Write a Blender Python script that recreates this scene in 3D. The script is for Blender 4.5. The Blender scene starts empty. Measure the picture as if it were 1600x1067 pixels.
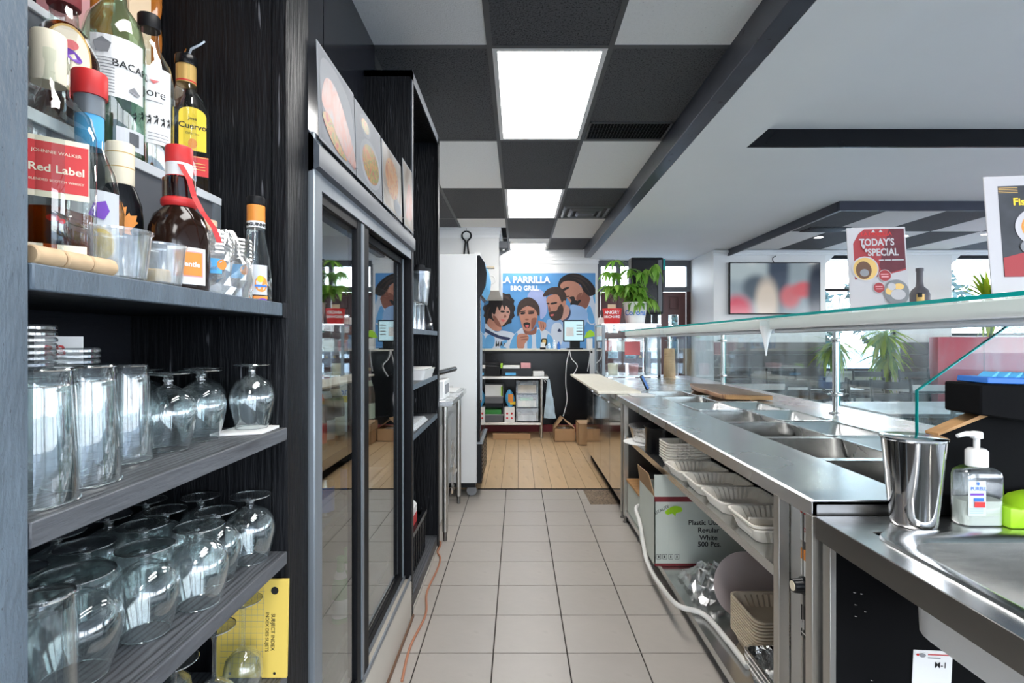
import bpy, bmesh, math, random
from mathutils import Vector, Matrix
random.seed(7)
SC = bpy.context.scene
COL = SC.collection
# ---------------------------------------------------------------- camera, sky, exposure
F, CX, CY, H = 815.0, 809.4, 533.0, 1.284      # focal length in px, vanishing point, eye height
cam_d = bpy.data.cameras.new('camera'); cam = bpy.data.objects.new('camera', cam_d); COL.objects.link(cam)
cam.location = (0, 0, H); cam.rotation_euler = (math.pi/2, 0, 0)
cam_d.sensor_width = 36; cam_d.lens = F*36/1600
cam_d.shift_x = (800-CX)/1600; cam_d.shift_y = (CY-533.5)/1600
cam_d.clip_start = .02
SC.camera = cam
SC.view_settings.view_transform = 'Standard'; SC.view_settings.look = 'None'
SC.view_settings.exposure = 1.06; SC.view_settings.gamma = 1; SC.view_settings.use_curve_mapping = False
SC.cycles.use_denoising = True
SC.cycles.max_bounces = 14; SC.cycles.transparent_max_bounces = 24; SC.cycles.transmission_bounces = 12
SC.cycles.diffuse_bounces = 5; SC.cycles.glossy_bounces = 5
SC.cycles.sample_clamp_indirect = 6
wd = bpy.data.worlds.new('sky'); SC.world = wd; wd.use_nodes = True
nt = wd.node_tree; nt.nodes.clear()
wo = nt.nodes.new('ShaderNodeOutputWorld'); bg = nt.nodes.new('ShaderNodeBackground')
tc = nt.nodes.new('ShaderNodeTexCoord'); sx = nt.nodes.new('ShaderNodeSeparateXYZ'); rp = nt.nodes.new('ShaderNodeValToRGB')
rp.color_ramp.elements[0].position = .0; rp.color_ramp.elements[0].color = (.90, .95, 1, 1)
rp.color_ramp.elements[1].position = .7; rp.color_ramp.elements[1].color = (.50, .70, 1, 1)
nt.links.new(tc.outputs['Generated'], sx.inputs[0]); nt.links.new(sx.outputs['Z'], rp.inputs[0])
nt.links.new(rp.outputs[0], bg.inputs[0]); nt.links.new(bg.outputs[0], wo.inputs[0])
bg.inputs[1].default_value = 4.8
PANEL_STRENGTH = 7.5            # the fluorescent ceiling panels
POT_STRENGTH = 160.0             # recessed downlights

# ---------------------------------------------------------------- helpers
def P(px, py, d):
    return Vector(((px-CX)/F*d, d, H-(py-CY)/F*d))
def onX(px, py, X): return P(px, py, X*F/(px-CX))
def onZ(px, py, Z): return P(px, py, (H-Z)*F/(py-CY))

class MB:
    def __init__(s): s.v = []; s.f = []; s.m = []
    def add(s, vs, fs, mi=0):
        b = len(s.v); s.v += [Vector(v) for v in vs]
        for f in fs: s.f.append([b+i for i in f]); s.m.append(mi)
        return s
    def box(s, x0, y0, z0, x1, y1, z1, mi=0):
        x0, x1 = min(x0,x1), max(x0,x1); y0, y1 = min(y0,y1), max(y0,y1); z0, z1 = min(z0,z1), max(z0,z1)
        return s.add([(x0,y0,z0),(x1,y0,z0),(x1,y1,z0),(x0,y1,z0),(x0,y0,z1),(x1,y0,z1),(x1,y1,z1),(x0,y1,z1)],
              [(3,2,1,0),(4,5,6,7),(0,1,5,4),(1,2,6,5),(2,3,7,6),(3,0,4,7)], mi)
    def obox(s, o, r, u, n, w, h, t, mi=0):
        o = Vector(o); r = Vector(r)*w; u = Vector(u)*h; n = Vector(n)*t
        pts = [o, o+r, o+r+u, o+u]; pts += [p+n for p in pts]
        return s.add(pts, [(3,2,1,0),(4,5,6,7),(0,1,5,4),(1,2,6,5),(2,3,7,6),(3,0,4,7)], mi)
    def lathe(s, prof, c=(0,0,0), seg=24, mi=0, sq=None):
        c = Vector(c); rings = []
        n = len(prof); vs = []; fs = []
        for r, z in prof:
            for k in range(seg):
                a = 2*math.pi*(k+.5)/seg; ca, sa = math.cos(a), math.sin(a)
                if sq:
                    q = (abs(ca)**sq+abs(sa)**sq)**(-1/sq); ca *= q; sa *= q
                vs.append(c+Vector((r*ca, r*sa, z)))
        for i in range(n-1):
            for k in range(seg):
                a = i*seg+k; b = i*seg+(k+1) % seg
                fs.append((a, b, b+seg, a+seg))
        if prof[0][0] > 1e-6: fs.append(tuple(reversed(range(seg))))
        if prof[-1][0] > 1e-6: fs.append(tuple(range((n-1)*seg, n*seg)))
        return s.add(vs, fs, mi)
    def tube(s, pts, r, seg=8, mi=0, cap=True):
        pts = [Vector(p) for p in pts]; n = len(pts); vs = []; fs = []
        up = Vector((0,0,1)); prev = None
        for i, p in enumerate(pts):
            t = (pts[min(i+1,n-1)]-pts[max(i-1,0)]).normalized()
            if prev is None: prev = t.orthogonal().normalized()
            a = (prev-t*prev.dot(t))
            a = a.normalized() if a.length > 1e-6 else t.orthogonal().normalized()
            prev = a; b = t.cross(a); rr = r[i] if isinstance(r, (list,tuple)) else r
            for k in range(seg):
                g = 2*math.pi*k/seg; vs.append(p+a*math.cos(g)*rr+b*math.sin(g)*rr)
        for i in range(n-1):
            for k in range(seg):
                q = i*seg+k; w = i*seg+(k+1) % seg; fs.append((q, w, w+seg, q+seg))
        if cap: fs.append(tuple(reversed(range(seg)))); fs.append(tuple(range((n-1)*seg, n*seg)))
        return s.add(vs, fs, mi)
    def loft(s, rings, mi=0, c0=False, c1=True):
        seg = len(rings[0]); vs = [p for r in rings for p in r]; fs = []
        for i in range(len(rings)-1):
            for k in range(seg):
                a = i*seg+k; b = i*seg+(k+1) % seg; fs.append((a, b, b+seg, a+seg))
        if c0: fs.append(tuple(reversed(range(seg))))
        if c1: fs.append(tuple(range((len(rings)-1)*seg, len(rings)*seg)))
        return s.add(vs, fs, mi)
    def prism(s, poly, fn, mi=0):
        """poly: 2D points; fn(u,v,w) -> 3D with w in 0,1"""
        n = len(poly); vs = [fn(u,v,0) for u,v in poly]+[fn(u,v,1) for u,v in poly]
        fs = [tuple(reversed(range(n))), tuple(range(n,2*n))]
        for k in range(n): fs.append((k,(k+1)%n,(k+1)%n+n,k+n))
        return s.add(vs, fs, mi)
    def mesh(s, name, mats, off=(0,0,0), bevel=0, smooth=True, angle=40, bseg=1):
        off = Vector(off)
        me = bpy.data.meshes.new(name); me.from_pydata([tuple(v-off) for v in s.v], [], s.f)
        if not isinstance(mats, (list,tuple)): mats = [mats]
        for m in mats: me.materials.append(M[m] if isinstance(m, str) else m)
        for p, mi in zip(me.polygons, s.m): p.material_index = mi
        bm = bmesh.new(); bm.from_mesh(me)
        bmesh.ops.recalc_face_normals(bm, faces=bm.faces)
        if bevel: bmesh.ops.bevel(bm, geom=[e for e in bm.edges if e.is_manifold and e.calc_face_angle(0) > .6], offset=bevel, segments=bseg, affect='EDGES', profile=.6)
        bm.to_mesh(me); bm.free()
        if smooth:
            me.polygons.foreach_set('use_smooth', [True]*len(me.polygons))
            me.set_sharp_from_angle(angle=math.radians(angle))
        me.update(); return me
    def build(s, name, mats, parent=None, bevel=0, local=False, **k):
        off = (0,0,0) if (local or parent is None) else wloc(parent)
        o = bpy.data.objects.new(name, s.mesh(name, mats, off, bevel, **k)); COL.objects.link(o)
        if parent: o.parent = parent
        return o
def wloc(o):
    l = Vector((0,0,0))
    while o: l = l+o.location; o = o.parent
    return l
def tag(o, label=None, cat=None, group=None, kind=None):
    if label: o['label'] = label
    if cat: o['category'] = cat
    if group: o['group'] = group
    if kind: o['kind'] = kind
    return o
def thing(name, label, cat, loc=(0,0,0), group=None, rz=0):
    o = bpy.data.objects.new(name, None); COL.objects.link(o); o.location = loc; o.rotation_euler[2] = rz
    o.empty_display_size = .05
    return tag(o, label, cat, group)
def struct(o): return tag(o, kind='structure')
def copy_tree(o, parent=None, loc=None, rz=None, label=None, group=None):
    c = o.copy(); COL.objects.link(c); c.parent = parent
    if loc is not None: c.location = loc
    if rz is not None: c.rotation_euler[2] = rz
    if label: c['label'] = label
    if group: c['group'] = group
    for ch in list(o.children): copy_tree(ch, c)
    return c
def inst(me, name, parent, mat4):
    o = bpy.data.objects.new(name, me); COL.objects.link(o); o.parent = parent; o.matrix_local = mat4; return o
def smooth(pts, n=5):
    out = []; L = len(pts)
    for i in range(L):
        p0, p1, p2, p3 = [Vector(pts[(i+k) % L]) for k in (-1,0,1,2)]
        for j in range(n):
            t = j/n
            out.append(.5*((2*p1)+(p2-p0)*t+(2*p0-5*p1+4*p2-p3)*t*t+(3*p1-p0-3*p2+p3)*t**3))
    return out
def curve(pts, n=8):
    out = []; L = len(pts)
    for i in range(L-1):
        p0, p1, p2, p3 = [Vector(pts[min(max(i+k,0),L-1)]) for k in (-1,0,1,2)]
        for j in range(n):
            t = j/n
            out.append(.5*((2*p1)+(p2-p0)*t+(2*p0-5*p1+4*p2-p3)*t*t+(3*p1-p0-3*p2+p3)*t**3))
    out.append(Vector(pts[-1])); return out
def rrect(w, d, r, z, cx=0, cy=0, n=4):
    pts = []
    for sx_, sy_, a0 in ((1,1,0),(-1,1,90),(-1,-1,180),(1,-1,270)):
        for k in range(n+1):
            a = math.radians(a0+90*k/n)
            pts.append(Vector((cx+sx_*(w/2-r)+r*math.cos(a), cy+sy_*(d/2-r)+r*math.sin(a), z)))
    return pts
_tc = {}
def text_mesh(body, size, align='CENTER', shear=0, bold=0):
    key = (body, size, align, shear, bold)
    if key not in _tc:
        cu = bpy.data.curves.new('lettering', 'FONT'); cu.body = body; cu.size = size; cu.align_x = align; cu.shear = shear
        cu.offset = bold*size; cu.resolution_u = 3
        o = bpy.data.objects.new('lettering', cu); COL.objects.link(o)
        dg = bpy.context.evaluated_depsgraph_get(); me = bpy.data.meshes.new_from_object(o.evaluated_get(dg))
        _tc[key] = ([v.co.copy() for v in me.vertices], [tuple(p.vertices) for p in me.polygons])
        bpy.data.objects.remove(o); bpy.data.curves.remove(cu); bpy.data.meshes.remove(me)
    return _tc[key]
class Sheet:
    """a flat print: origin, right, up; shapes lie on thin layers in front of it"""
    def __init__(s, o, r, u, parent, bend=None):
        s.o = Vector(o); s.r = Vector(r).normalized(); s.u = Vector(u).normalized(); s.n = s.r.cross(s.u); s.p = parent; s.bend = bend; s.k = 0
    def at(s, a, b, lift): 
        if s.bend:        # wrap around a vertical cylinder of this radius whose axis runs behind the sheet
            R = s.bend+lift; t = a/s.bend
            return s.o+s.r*(R*math.sin(t))+s.n*(R*math.cos(t)-s.bend)+s.u*b
        return s.o+s.r*a+s.u*b+s.n*lift
    def poly(s, name, mat, polys, lift=None):
        if lift is None: s.k += 1; lift = .0004*s.k
        m = MB()
        for pl in polys:
            if s.bend:
                xs = [p[0] for p in pl]; x0, x1 = min(xs), max(xs)
            m.add([s.at(p[0], p[1], lift) for p in pl], [tuple(range(len(pl)))])
        return m.build(name, mat, s.p, smooth=False)
    def rects(s, name, mat, rs, lift=None, n=8):
        if lift is None: s.k += 1; lift = .0004*s.k
        m = MB()
        for (a0,b0,a1,b1) in rs:
            n_ = n if s.bend else 1
            for i in range(n_):
                p = a0+(a1-a0)*i/n_; q = a0+(a1-a0)*(i+1)/n_
                m.add([s.at(p,b0,lift), s.at(q,b0,lift), s.at(q,b1,lift), s.at(p,b1,lift)], [(0,1,2,3)])
        return m.build(name, mat, s.p, smooth=False)
    def ell(s, name, mat, es, lift=None, n=28):
        return s.poly(name, mat, [[(a+ra*math.cos(2*math.pi*k/n), b+rb*math.sin(2*math.pi*k/n)) for k in range(n)] for (a,b,ra,rb) in es], lift)
    def text(s, mat, lines, lift=None, align='CENTER', name='lettering', rot=0):
        if lift is None: s.k += 1; lift = .0004*s.k
        m = MB(); cr, sr = math.cos(rot), math.sin(rot)
        for ln in lines:
            body, size, a, b = ln[:4]; bold = ln[4] if len(ln) > 4 else 0; xs = ln[5] if len(ln) > 5 else 1
            vs, fs = text_mesh(body, size, align, 0, bold)
            m.add([s.at(a+(v.x*cr*xs-v.y*sr), b+(v.x*sr*xs+v.y*cr), lift) for v in vs], fs)
        return m.build(name, mat, s.p, smooth=False)

# ---------------------------------------------------------------- materials
M = {}
def pm(name, col, rough=.5, metal=0, var=.08, vs=6, bump=0, bs=60, spec=.5, st=(1,1,1), trans=0, ior=1.45, coat=0, speck=None, speck_t=.7, speck_s=200, emit=0, rv=0, rand=0, grain=None, sub=0):
    m = bpy.data.materials.new(name); m.use_nodes = True; n = m.node_tree.nodes; l = m.node_tree.links
    b = n['Principled BSDF']; b.inputs['Roughness'].default_value = rough; b.inputs['Metallic'].default_value = metal
    b.inputs['Specular IOR Level'].default_value = spec; b.inputs['IOR'].default_value = ior
    b.inputs['Transmission Weight'].default_value = trans; b.inputs['Coat Weight'].default_value = coat
    c = (*col, 1)
    t = n.new('ShaderNodeTexCoord'); mp = n.new('ShaderNodeMapping'); mp.inputs['Scale'].default_value = st
    l.new(t.outputs['Object'], mp.inputs[0])
    nz = n.new('ShaderNodeTexNoise'); nz.inputs['Scale'].default_value = vs; nz.inputs['Detail'].default_value = 5
    l.new(mp.outputs[0], nz.inputs[0])
    mx = n.new('ShaderNodeMix'); mx.data_type = 'RGBA'
    mx.inputs['A'].default_value = (*[x*(1-var) for x in col], 1); mx.inputs['B'].default_value = (*[min(1, x*(1+var)) for x in col], 1)
    l.new(nz.outputs[0], mx.inputs['Factor']); out = mx.outputs['Result']
    if grain:                       # wood figure: stretched wave lines of another colour
        wv = n.new('ShaderNodeTexWave'); wv.wave_type = 'BANDS'; wv.bands_direction = grain[3]
        wv.inputs['Scale'].default_value = grain[1]; wv.inputs['Distortion'].default_value = grain[2]; wv.inputs['Detail'].default_value = 3
        l.new(mp.outputs[0], wv.inputs[0]); g = n.new('ShaderNodeMix'); g.data_type = 'RGBA'
        g.inputs['B'].default_value = (*grain[0], 1); l.new(out, g.inputs['A'])
        pw = n.new('ShaderNodeMath'); pw.operation = 'POWER'; pw.inputs[1].default_value = 3; l.new(wv.outputs['Fac'], pw.inputs[0])
        l.new(pw.outputs[0], g.inputs['Factor']); out = g.outputs['Result']
    if speck:
        n2 = n.new('ShaderNodeTexNoise'); n2.inputs['Scale'].default_value = speck_s; n2.inputs['Detail'].default_value = 2; l.new(mp.outputs[0], n2.inputs[0])
        r2 = n.new('ShaderNodeValToRGB'); r2.color_ramp.elements[0].position = speck_t; r2.color_ramp.elements[1].position = speck_t+.04
        l.new(n2.outputs[0], r2.inputs[0]); m2 = n.new('ShaderNodeMix'); m2.data_type = 'RGBA'; m2.inputs['B'].default_value = (*speck, 1)
        l.new(out, m2.inputs['A']); l.new(r2.outputs[0], m2.inputs['Factor']); out = m2.outputs['Result']
    if rand:
        oi = n.new('ShaderNodeObjectInfo'); ma = n.new('ShaderNodeMapRange'); ma.inputs[3].default_value = 1-rand; ma.inputs[4].default_value = 1+rand
        l.new(oi.outputs['Random'], ma.inputs[0]); hv = n.new('ShaderNodeHueSaturation'); l.new(ma.outputs[0], hv.inputs['Value']); l.new(out, hv.inputs['Color']); out = hv.outputs[0]
    l.new(out, b.inputs['Base Color'])
    if rv:
        mr = n.new('ShaderNodeMapRange'); mr.inputs[3].default_value = max(0, rough-rv); mr.inputs[4].default_value = rough+rv
        l.new(nz.outputs[0], mr.inputs[0]); l.new(mr.outputs[0], b.inputs['Roughness'])
    if bump:
        n3 = n.new('ShaderNodeTexNoise'); n3.inputs['Scale'].default_value = bs; n3.inputs['Detail'].default_value = 4; l.new(mp.outputs[0], n3.inputs[0])
        bp = n.new('ShaderNodeBump'); bp.inputs['Strength'].default_value = bump; bp.inputs['Distance'].default_value = .01
        l.new(n3.outputs[0], bp.inputs['Height']); l.new(bp.outputs[0], b.inputs['Normal'])
    if emit:
        b.inputs['Emission Strength'].default_value = emit; b.inputs['Emission Color'].default_value = c
    M[name] = m; return m
def thin_glass(name, tint=(.96,.98,.97), rough=.02, base=.04, edge=.9, dirt_haze=0, dirt_haze_s=4, power=3.0, gcol=(1,1,1)):
    """a single sheet of glass: see-through, reflecting more at grazing angles, with optional smears or pale haze"""
    m = bpy.data.materials.new(name); m.use_nodes = True; n = m.node_tree.nodes; l = m.node_tree.links; n.clear()
    o = n.new('ShaderNodeOutputMaterial'); tr = n.new('ShaderNodeBsdfTransparent'); tr.inputs[0].default_value = (*tint,1)
    gl = n.new('ShaderNodeBsdfGlossy'); gl.inputs['Roughness'].default_value = rough; gl.inputs[0].default_value = (*gcol,1)
    lw = n.new('ShaderNodeLayerWeight'); lw.inputs[0].default_value = .5
    pw = n.new('ShaderNodeMath'); pw.operation = 'POWER'; pw.inputs[1].default_value = power; l.new(lw.outputs['Facing'], pw.inputs[0])
    mr = n.new('ShaderNodeMapRange'); mr.inputs[3].default_value = base; mr.inputs[4].default_value = edge; l.new(pw.outputs[0], mr.inputs[0])
    mx = n.new('ShaderNodeMixShader'); l.new(mr.outputs[0], mx.inputs[0]); l.new(tr.outputs[0], mx.inputs[1]); l.new(gl.outputs[0], mx.inputs[2]); out = mx.outputs[0]
    if dirt_haze:
        t = n.new('ShaderNodeTexCoord'); mp = n.new('ShaderNodeMapping'); mp.inputs['Scale'].default_value = (1,1,.35); l.new(t.outputs['Object'], mp.inputs[0])
        nz = n.new('ShaderNodeTexNoise'); nz.inputs['Scale'].default_value = dirt_haze_s; nz.inputs['Detail'].default_value = 9; nz.inputs['Roughness'].default_value = .75; l.new(mp.outputs[0], nz.inputs[0])
        rr = n.new('ShaderNodeMapRange'); rr.inputs[1].default_value = .42; rr.inputs[2].default_value = .75; rr.inputs[4].default_value = dirt_haze; l.new(nz.outputs[0], rr.inputs[0])
        df = n.new('ShaderNodeBsdfDiffuse'); df.inputs[0].default_value = (.8,.9,.95,1); tl = n.new('ShaderNodeBsdfTranslucent'); tl.inputs[0].default_value = (.8,.9,.95,1)
        ad = n.new('ShaderNodeMixShader'); l.new(df.outputs[0], ad.inputs[1]); l.new(tl.outputs[0], ad.inputs[2])
        m3 = n.new('ShaderNodeMixShader'); l.new(rr.outputs[0], m3.inputs[0]); l.new(out, m3.inputs[1]); l.new(ad.outputs[0], m3.inputs[2]); out = m3.outputs[0]
    l.new(out, o.inputs[0]); M[name] = m; return m
def ramp_print(name, stops, scale=9, rough=.4, dist=1.5):
    m = bpy.data.materials.new(name); m.use_nodes = True; n = m.node_tree.nodes; l = m.node_tree.links; b = n['Principled BSDF']; b.inputs['Roughness'].default_value = rough; b.inputs['Specular IOR Level'].default_value = .15
    t = n.new('ShaderNodeTexCoord'); z = n.new('ShaderNodeTexNoise'); z.inputs['Scale'].default_value = scale; z.inputs['Detail'].default_value = 3; z.inputs['Distortion'].default_value = dist
    l.new(t.outputs['Object'], z.inputs[0]); r = n.new('ShaderNodeValToRGB'); e = r.color_ramp.elements
    e[0].position, e[0].color = stops[0][0], (*stops[0][1],1); e[1].position, e[1].color = stops[-1][0], (*stops[-1][1],1)
    for p, c in stops[1:-1]: q = e.new(p); q.color = (*c,1)
    l.new(z.outputs[0], r.inputs[0]); l.new(r.outputs[0], b.inputs['Base Color']); M[name] = m
def emitter(name, col, s):
    m = bpy.data.materials.new(name); m.use_nodes = True; n = m.node_tree.nodes; l = m.node_tree.links; n.clear()
    o = n.new('ShaderNodeOutputMaterial'); e = n.new('ShaderNodeEmission'); e.inputs[0].default_value = (*col,1); e.inputs[1].default_value = s
    l.new(e.outputs[0], o.inputs[0]); M[name] = m; return m
def leafmat(name, c1, c2, tl=.45):
    m = bpy.data.materials.new(name); m.use_nodes = True; n = m.node_tree.nodes; l = m.node_tree.links; b = n['Principled BSDF']
    oi = n.new('ShaderNodeObjectInfo'); mx = n.new('ShaderNodeMix'); mx.data_type = 'RGBA'; mx.inputs['A'].default_value = (*c1,1); mx.inputs['B'].default_value = (*c2,1)
    l.new(oi.outputs['Random'], mx.inputs['Factor']); l.new(mx.outputs['Result'], b.inputs['Base Color']); b.inputs['Roughness'].default_value = .4
    t = n.new('ShaderNodeBsdfTranslucent'); l.new(mx.outputs['Result'], t.inputs[0]); ms = n.new('ShaderNodeMixShader'); ms.inputs[0].default_value = tl
    l.new(b.outputs[0], ms.inputs[1]); l.new(t.outputs[0], ms.inputs[2]); l.new(ms.outputs[0], n['Material Output'].inputs[0]); M[name] = m
pm('white_paint', (.80,.80,.79), .6, var=.03, vs=2)
pm('white_wall', (.74,.735,.715), .55, var=.03, vs=2)
pm('white_gloss', (.70,.70,.69), .3, var=.02)
pm('black_wood', (.0075,.008,.0095), .42, var=.6, vs=5, st=(9,9,.7), bump=.45, bs=14, speck=(.12,.12,.13), speck_t=.70, speck_s=9, spec=.2); pm('cooler_black', (.006,.006,.0075), .45, var=.3, vs=9, st=(6,6,.5), spec=.14)
pm('black_board', (.007,.008,.011), .5, var=.4, vs=5, st=(8,1,8), bump=.3, bs=10, spec=.22)
pm('grey_shelf', (.10,.105,.115), .45, var=.35, vs=6, st=(8,1.2,8), bump=.3, bs=12, grain=((.035,.036,.04), 3.2, 6, 'X'))
pm('daylit_edge', (.105,.135,.165), .45, var=.45, vs=7, st=(3,3,1), bump=.3, bs=60, speck=(.05,.06,.07), speck_t=.70, speck_s=130)  # bluish daylight sheen on the dark timber edges, put into the base colour
pm('black_gloss', (.006,.0065,.008), .22, var=.3, vs=3, spec=.28); pm('bulkhead_gloss', (.015,.016,.020), .12, var=.3, vs=3, spec=.6)
pm('black_satin', (.007,.007,.008), .45, var=.2, vs=20, spec=.25)
pm('black_matte', (.004,.004,.0045), .8, var=.3, vs=8, spec=.1)
pm('black_tile', (.070,.071,.076), .75, var=.25, vs=90, bump=.6, bs=120, speck=(.015,.015,.017), speck_t=.56, speck_s=110, rand=.08)
pm('white_tile', (.76,.76,.75), .8, var=.05, vs=60, bump=.25, bs=120, speck=(.55,.55,.55), speck_t=.66, speck_s=120)
pm('grid_bar', (.075,.076,.08), .5, var=.2, vs=10)
pm('beam_paint', (.050,.054,.068), .3, var=.4, vs=5, speck=(.004,.004,.005), speck_t=.68, speck_s=14)
pm('band_paint', (.022,.024,.040), .4, var=.3, vs=5)
pm('floor_tile', (.40,.362,.322), .34, var=.10, vs=5, bump=.10, bs=22, spec=.5, rand=.03, speck=(.35,.315,.28), speck_t=.62, speck_s=5, rv=.08)
pm('grout', (.035,.028,.024), .9, var=.3, vs=20)
pm('dining_floor', (.34,.31,.28), .4, var=.2, vs=3)
pm('plank', (.58,.40,.225), .38, var=.16, vs=3, st=(5,.8,1), rand=.07, bump=.04, bs=16, speck=(.50,.335,.185), speck_t=.60, speck_s=5)
pm('stain', (.22,.155,.10), .6, var=.6, vs=9, speck=(.06,.04,.025), speck_t=.55, speck_s=55)
pm('steel', (.62,.62,.61), .24, 1, var=.06, vs=14, st=(1,8,8), rv=.05, bump=.02, bs=80)
pm('steel_top', (.78,.785,.79), .27, 1, var=.03, vs=3, rv=.03)
pm('steel_mirror', (.60,.59,.58), .09, 1, var=.05, vs=2, bump=.05, bs=2.2)
pm('steel_leg', (.58,.555,.51), .35, 1, var=.06, vs=10)
pm('steel_dark', (.22,.215,.21), .32, 1, var=.1, vs=6)
pm('alu_frame', (.22,.245,.27), .38, .4, var=.2, vs=9, st=(5,5,.6))
pm('alu_head', (.055,.065,.08), .5, 0, var=.3, vs=8, st=(6,1,6))
pm('kick', (.50,.46,.40), .35, .15, var=.1, vs=4)
pm('chrome', (.75,.75,.75), .1, 1, var=.02)
pm('foil', (.78,.78,.77), .22, 1, var=.08, vs=30, bump=.5, bs=60)
pm('board_cream', (.74,.69,.58), .5, var=.10, vs=6, st=(6,1,1))
pm('board_wood', (.36,.20,.11), .38, var=.35, vs=4, st=(10,1,6), grain=((.18,.08,.04), 2.0, 4, 'X'))
pm('raw_wood', (.50,.27,.11), .6, var=.35, vs=8, st=(1,6,6))
pm('pulp', (.88,.83,.74), .75, var=.05, vs=20, bump=.1, bs=80)
pm('pulp_brown', (.72,.60,.45), .8, var=.08, vs=20)
pm('cup_kraft', (.50,.34,.20), .75, var=.08, vs=20)
pm('carton', (.44,.27,.14), .75, var=.12, vs=5)
pm('carton_white', (.58,.62,.56), .6, var=.06, vs=5)
pm('maroon', (.20,.025,.03), .6)
pm('paper', (.82,.81,.79), .7, var=.03)
pm('paper_cool', (.60,.62,.64), .4, var=.05); pm('print_pale', (.25,.255,.265), .6, var=.1, spec=.15); pm('sign_paper', (.52,.50,.51), .5, var=.05, spec=.3); pm('sign_red', (.36,.05,.055), .5, var=.2, spec=.3); pm('sign_dark', (.13,.03,.04), .5, var=.4, vs=20, spec=.3); pm('slate_print', (.055,.058,.065), .5, var=.6, vs=16, spec=.3); pm('print_grey', (.15,.155,.17), .6, var=.3, vs=9)
pm('plastic_white', (.80,.79,.77), .4, var=.03)
pm('hose', (.70,.68,.64), .5, var=.05)
pm('orange_cord', (.42,.17,.09), .5)
pm('ink', (.012,.012,.012), .6); pm('ink_grey', (.25,.25,.26), .6)
pm('red', (.62,.03,.03), .45); pm('red_soft', (.60,.13,.13), .5); pm('orange', (.80,.28,.04), .45); pm('yellow', (.85,.58,.03), .5)
pm('pad_yellow', (.80,.58,.12), .6, var=.05); pm('blue', (.03,.16,.55), .45); pm('cyan', (.10,.45,.80), .45); pm('sky_print', (.10,.30,.60), .55, var=.3, vs=1.3)
pm('lime', (.36,.66,.02), .4); pm('green', (.05,.35,.06), .4); pm('purple', (.17,.05,.42), .5); pm('pink', (.75,.35,.36), .5); pm('gold', (.62,.40,.13), .4, .3)
pm('cream', (.82,.73,.55), .5); pm('beige', (.66,.50,.33), .6); pm('cork', (.60,.42,.25), .8, var=.2, vs=60); pm('brown', (.13,.06,.03), .5); pm('teal', (.0,.30,.28), .2)
pm('amber', (.36,.12,.02), .1, var=.2, vs=5); pm('dark_liquor', (.018,.008,.005), .12); pm('pale_liquor', (.62,.60,.28), .1)
pm('red_vinyl', (.40,.03,.05), .4, var=.1); pm('mahogany', (.085,.022,.018), .35, var=.3, vs=4, st=(8,8,1)); pm('mahogany_dark', (.045,.012,.010), .35)
pm('grey_wood', (.13,.115,.11), .5, var=.3, vs=5, st=(1,4,12), grain=((.07,.06,.058), 1.5, 5, 'Z'), rand=.1)
pm('gun_grey', (.10,.105,.115), .4); pm('bottle_grey', (.085,.078,.088), .5)
pm('tree_bark', (.10,.07,.05), .8, var=.3); pm('asphalt', (.38,.38,.38), .9); pm('tree_green', (.045,.085,.075), .8, var=.4, vs=4); pm('car_grey', (.35,.37,.40), .3)
leafmat('leaf_bright', (.13,.33,.035), (.34,.56,.10)); leafmat('leaf_palm', (.12,.30,.02), (.50,.58,.04), .6)
thin_glass('pane', (.95,.97,.97), .015, .05, .85)
thin_glass('cooler_glass', (.86,.91,.90), .01, .09, .92, power=2.9)
thin_glass('guard_glass', (.90,.96,.97), .02, .014, .5, dirt_haze=.15, dirt_haze_s=9)
thin_glass('shelf_glass', (.90,.97,.95), .01, .06, .8)
thin_glass('film', (.97,.97,.97), .12, .10, .8, power=1.4)
thin_glass('cup_clear', (.97,.98,.98), .08, .12, .8, power=1.6, dirt_haze=.30, dirt_haze_s=3)
thin_glass('ware', (.955,.98,.98), .03, .07, .80, power=2.0, dirt_haze=.10, dirt_haze_s=6); thin_glass('glass_rim', (.93,.97,.97), .05, .55, .95, power=1.2)  # pale haze mixed into the clean glasses so their bodies read brighter
thin_glass('bottle_clear', (.93,.97,.95), .02, .06, .8, power=2)
thin_glass('bottle_green', (.70,.90,.78), .02, .06, .8, power=2)
thin_glass('bottle_dkgreen', (.05,.38,.10), .02, .06, .8, power=2)
emitter('panel_light', (1,.985,.96), PANEL_STRENGTH); emitter('pot_light', (1,.95,.86), POT_STRENGTH)
emitter('screen_glow', (.42,.60,.66), .75)

ramp_print('food_meat', [(.32,(.20,.17,.17)),(.44,(.30,.11,.085)),(.54,(.26,.17,.15)),(.66,(.24,.035,.03))], 7)
ramp_print('food_salad', [(.34,(.22,.015,.01)),(.46,(.30,.13,.015)),(.54,(.08,.13,.015)),(.66,(.24,.03,.015))], 26)
ramp_print('food_rice', [(.34,(.20,.06,.015)),(.46,(.28,.11,.02)),(.56,(.25,.15,.07)),(.66,(.18,.025,.015))], 22)
ramp_print('food_table', [(.34,(.12,.09,.07)),(.50,(.19,.165,.14)),(.66,(.24,.22,.205))], 6)
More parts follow.
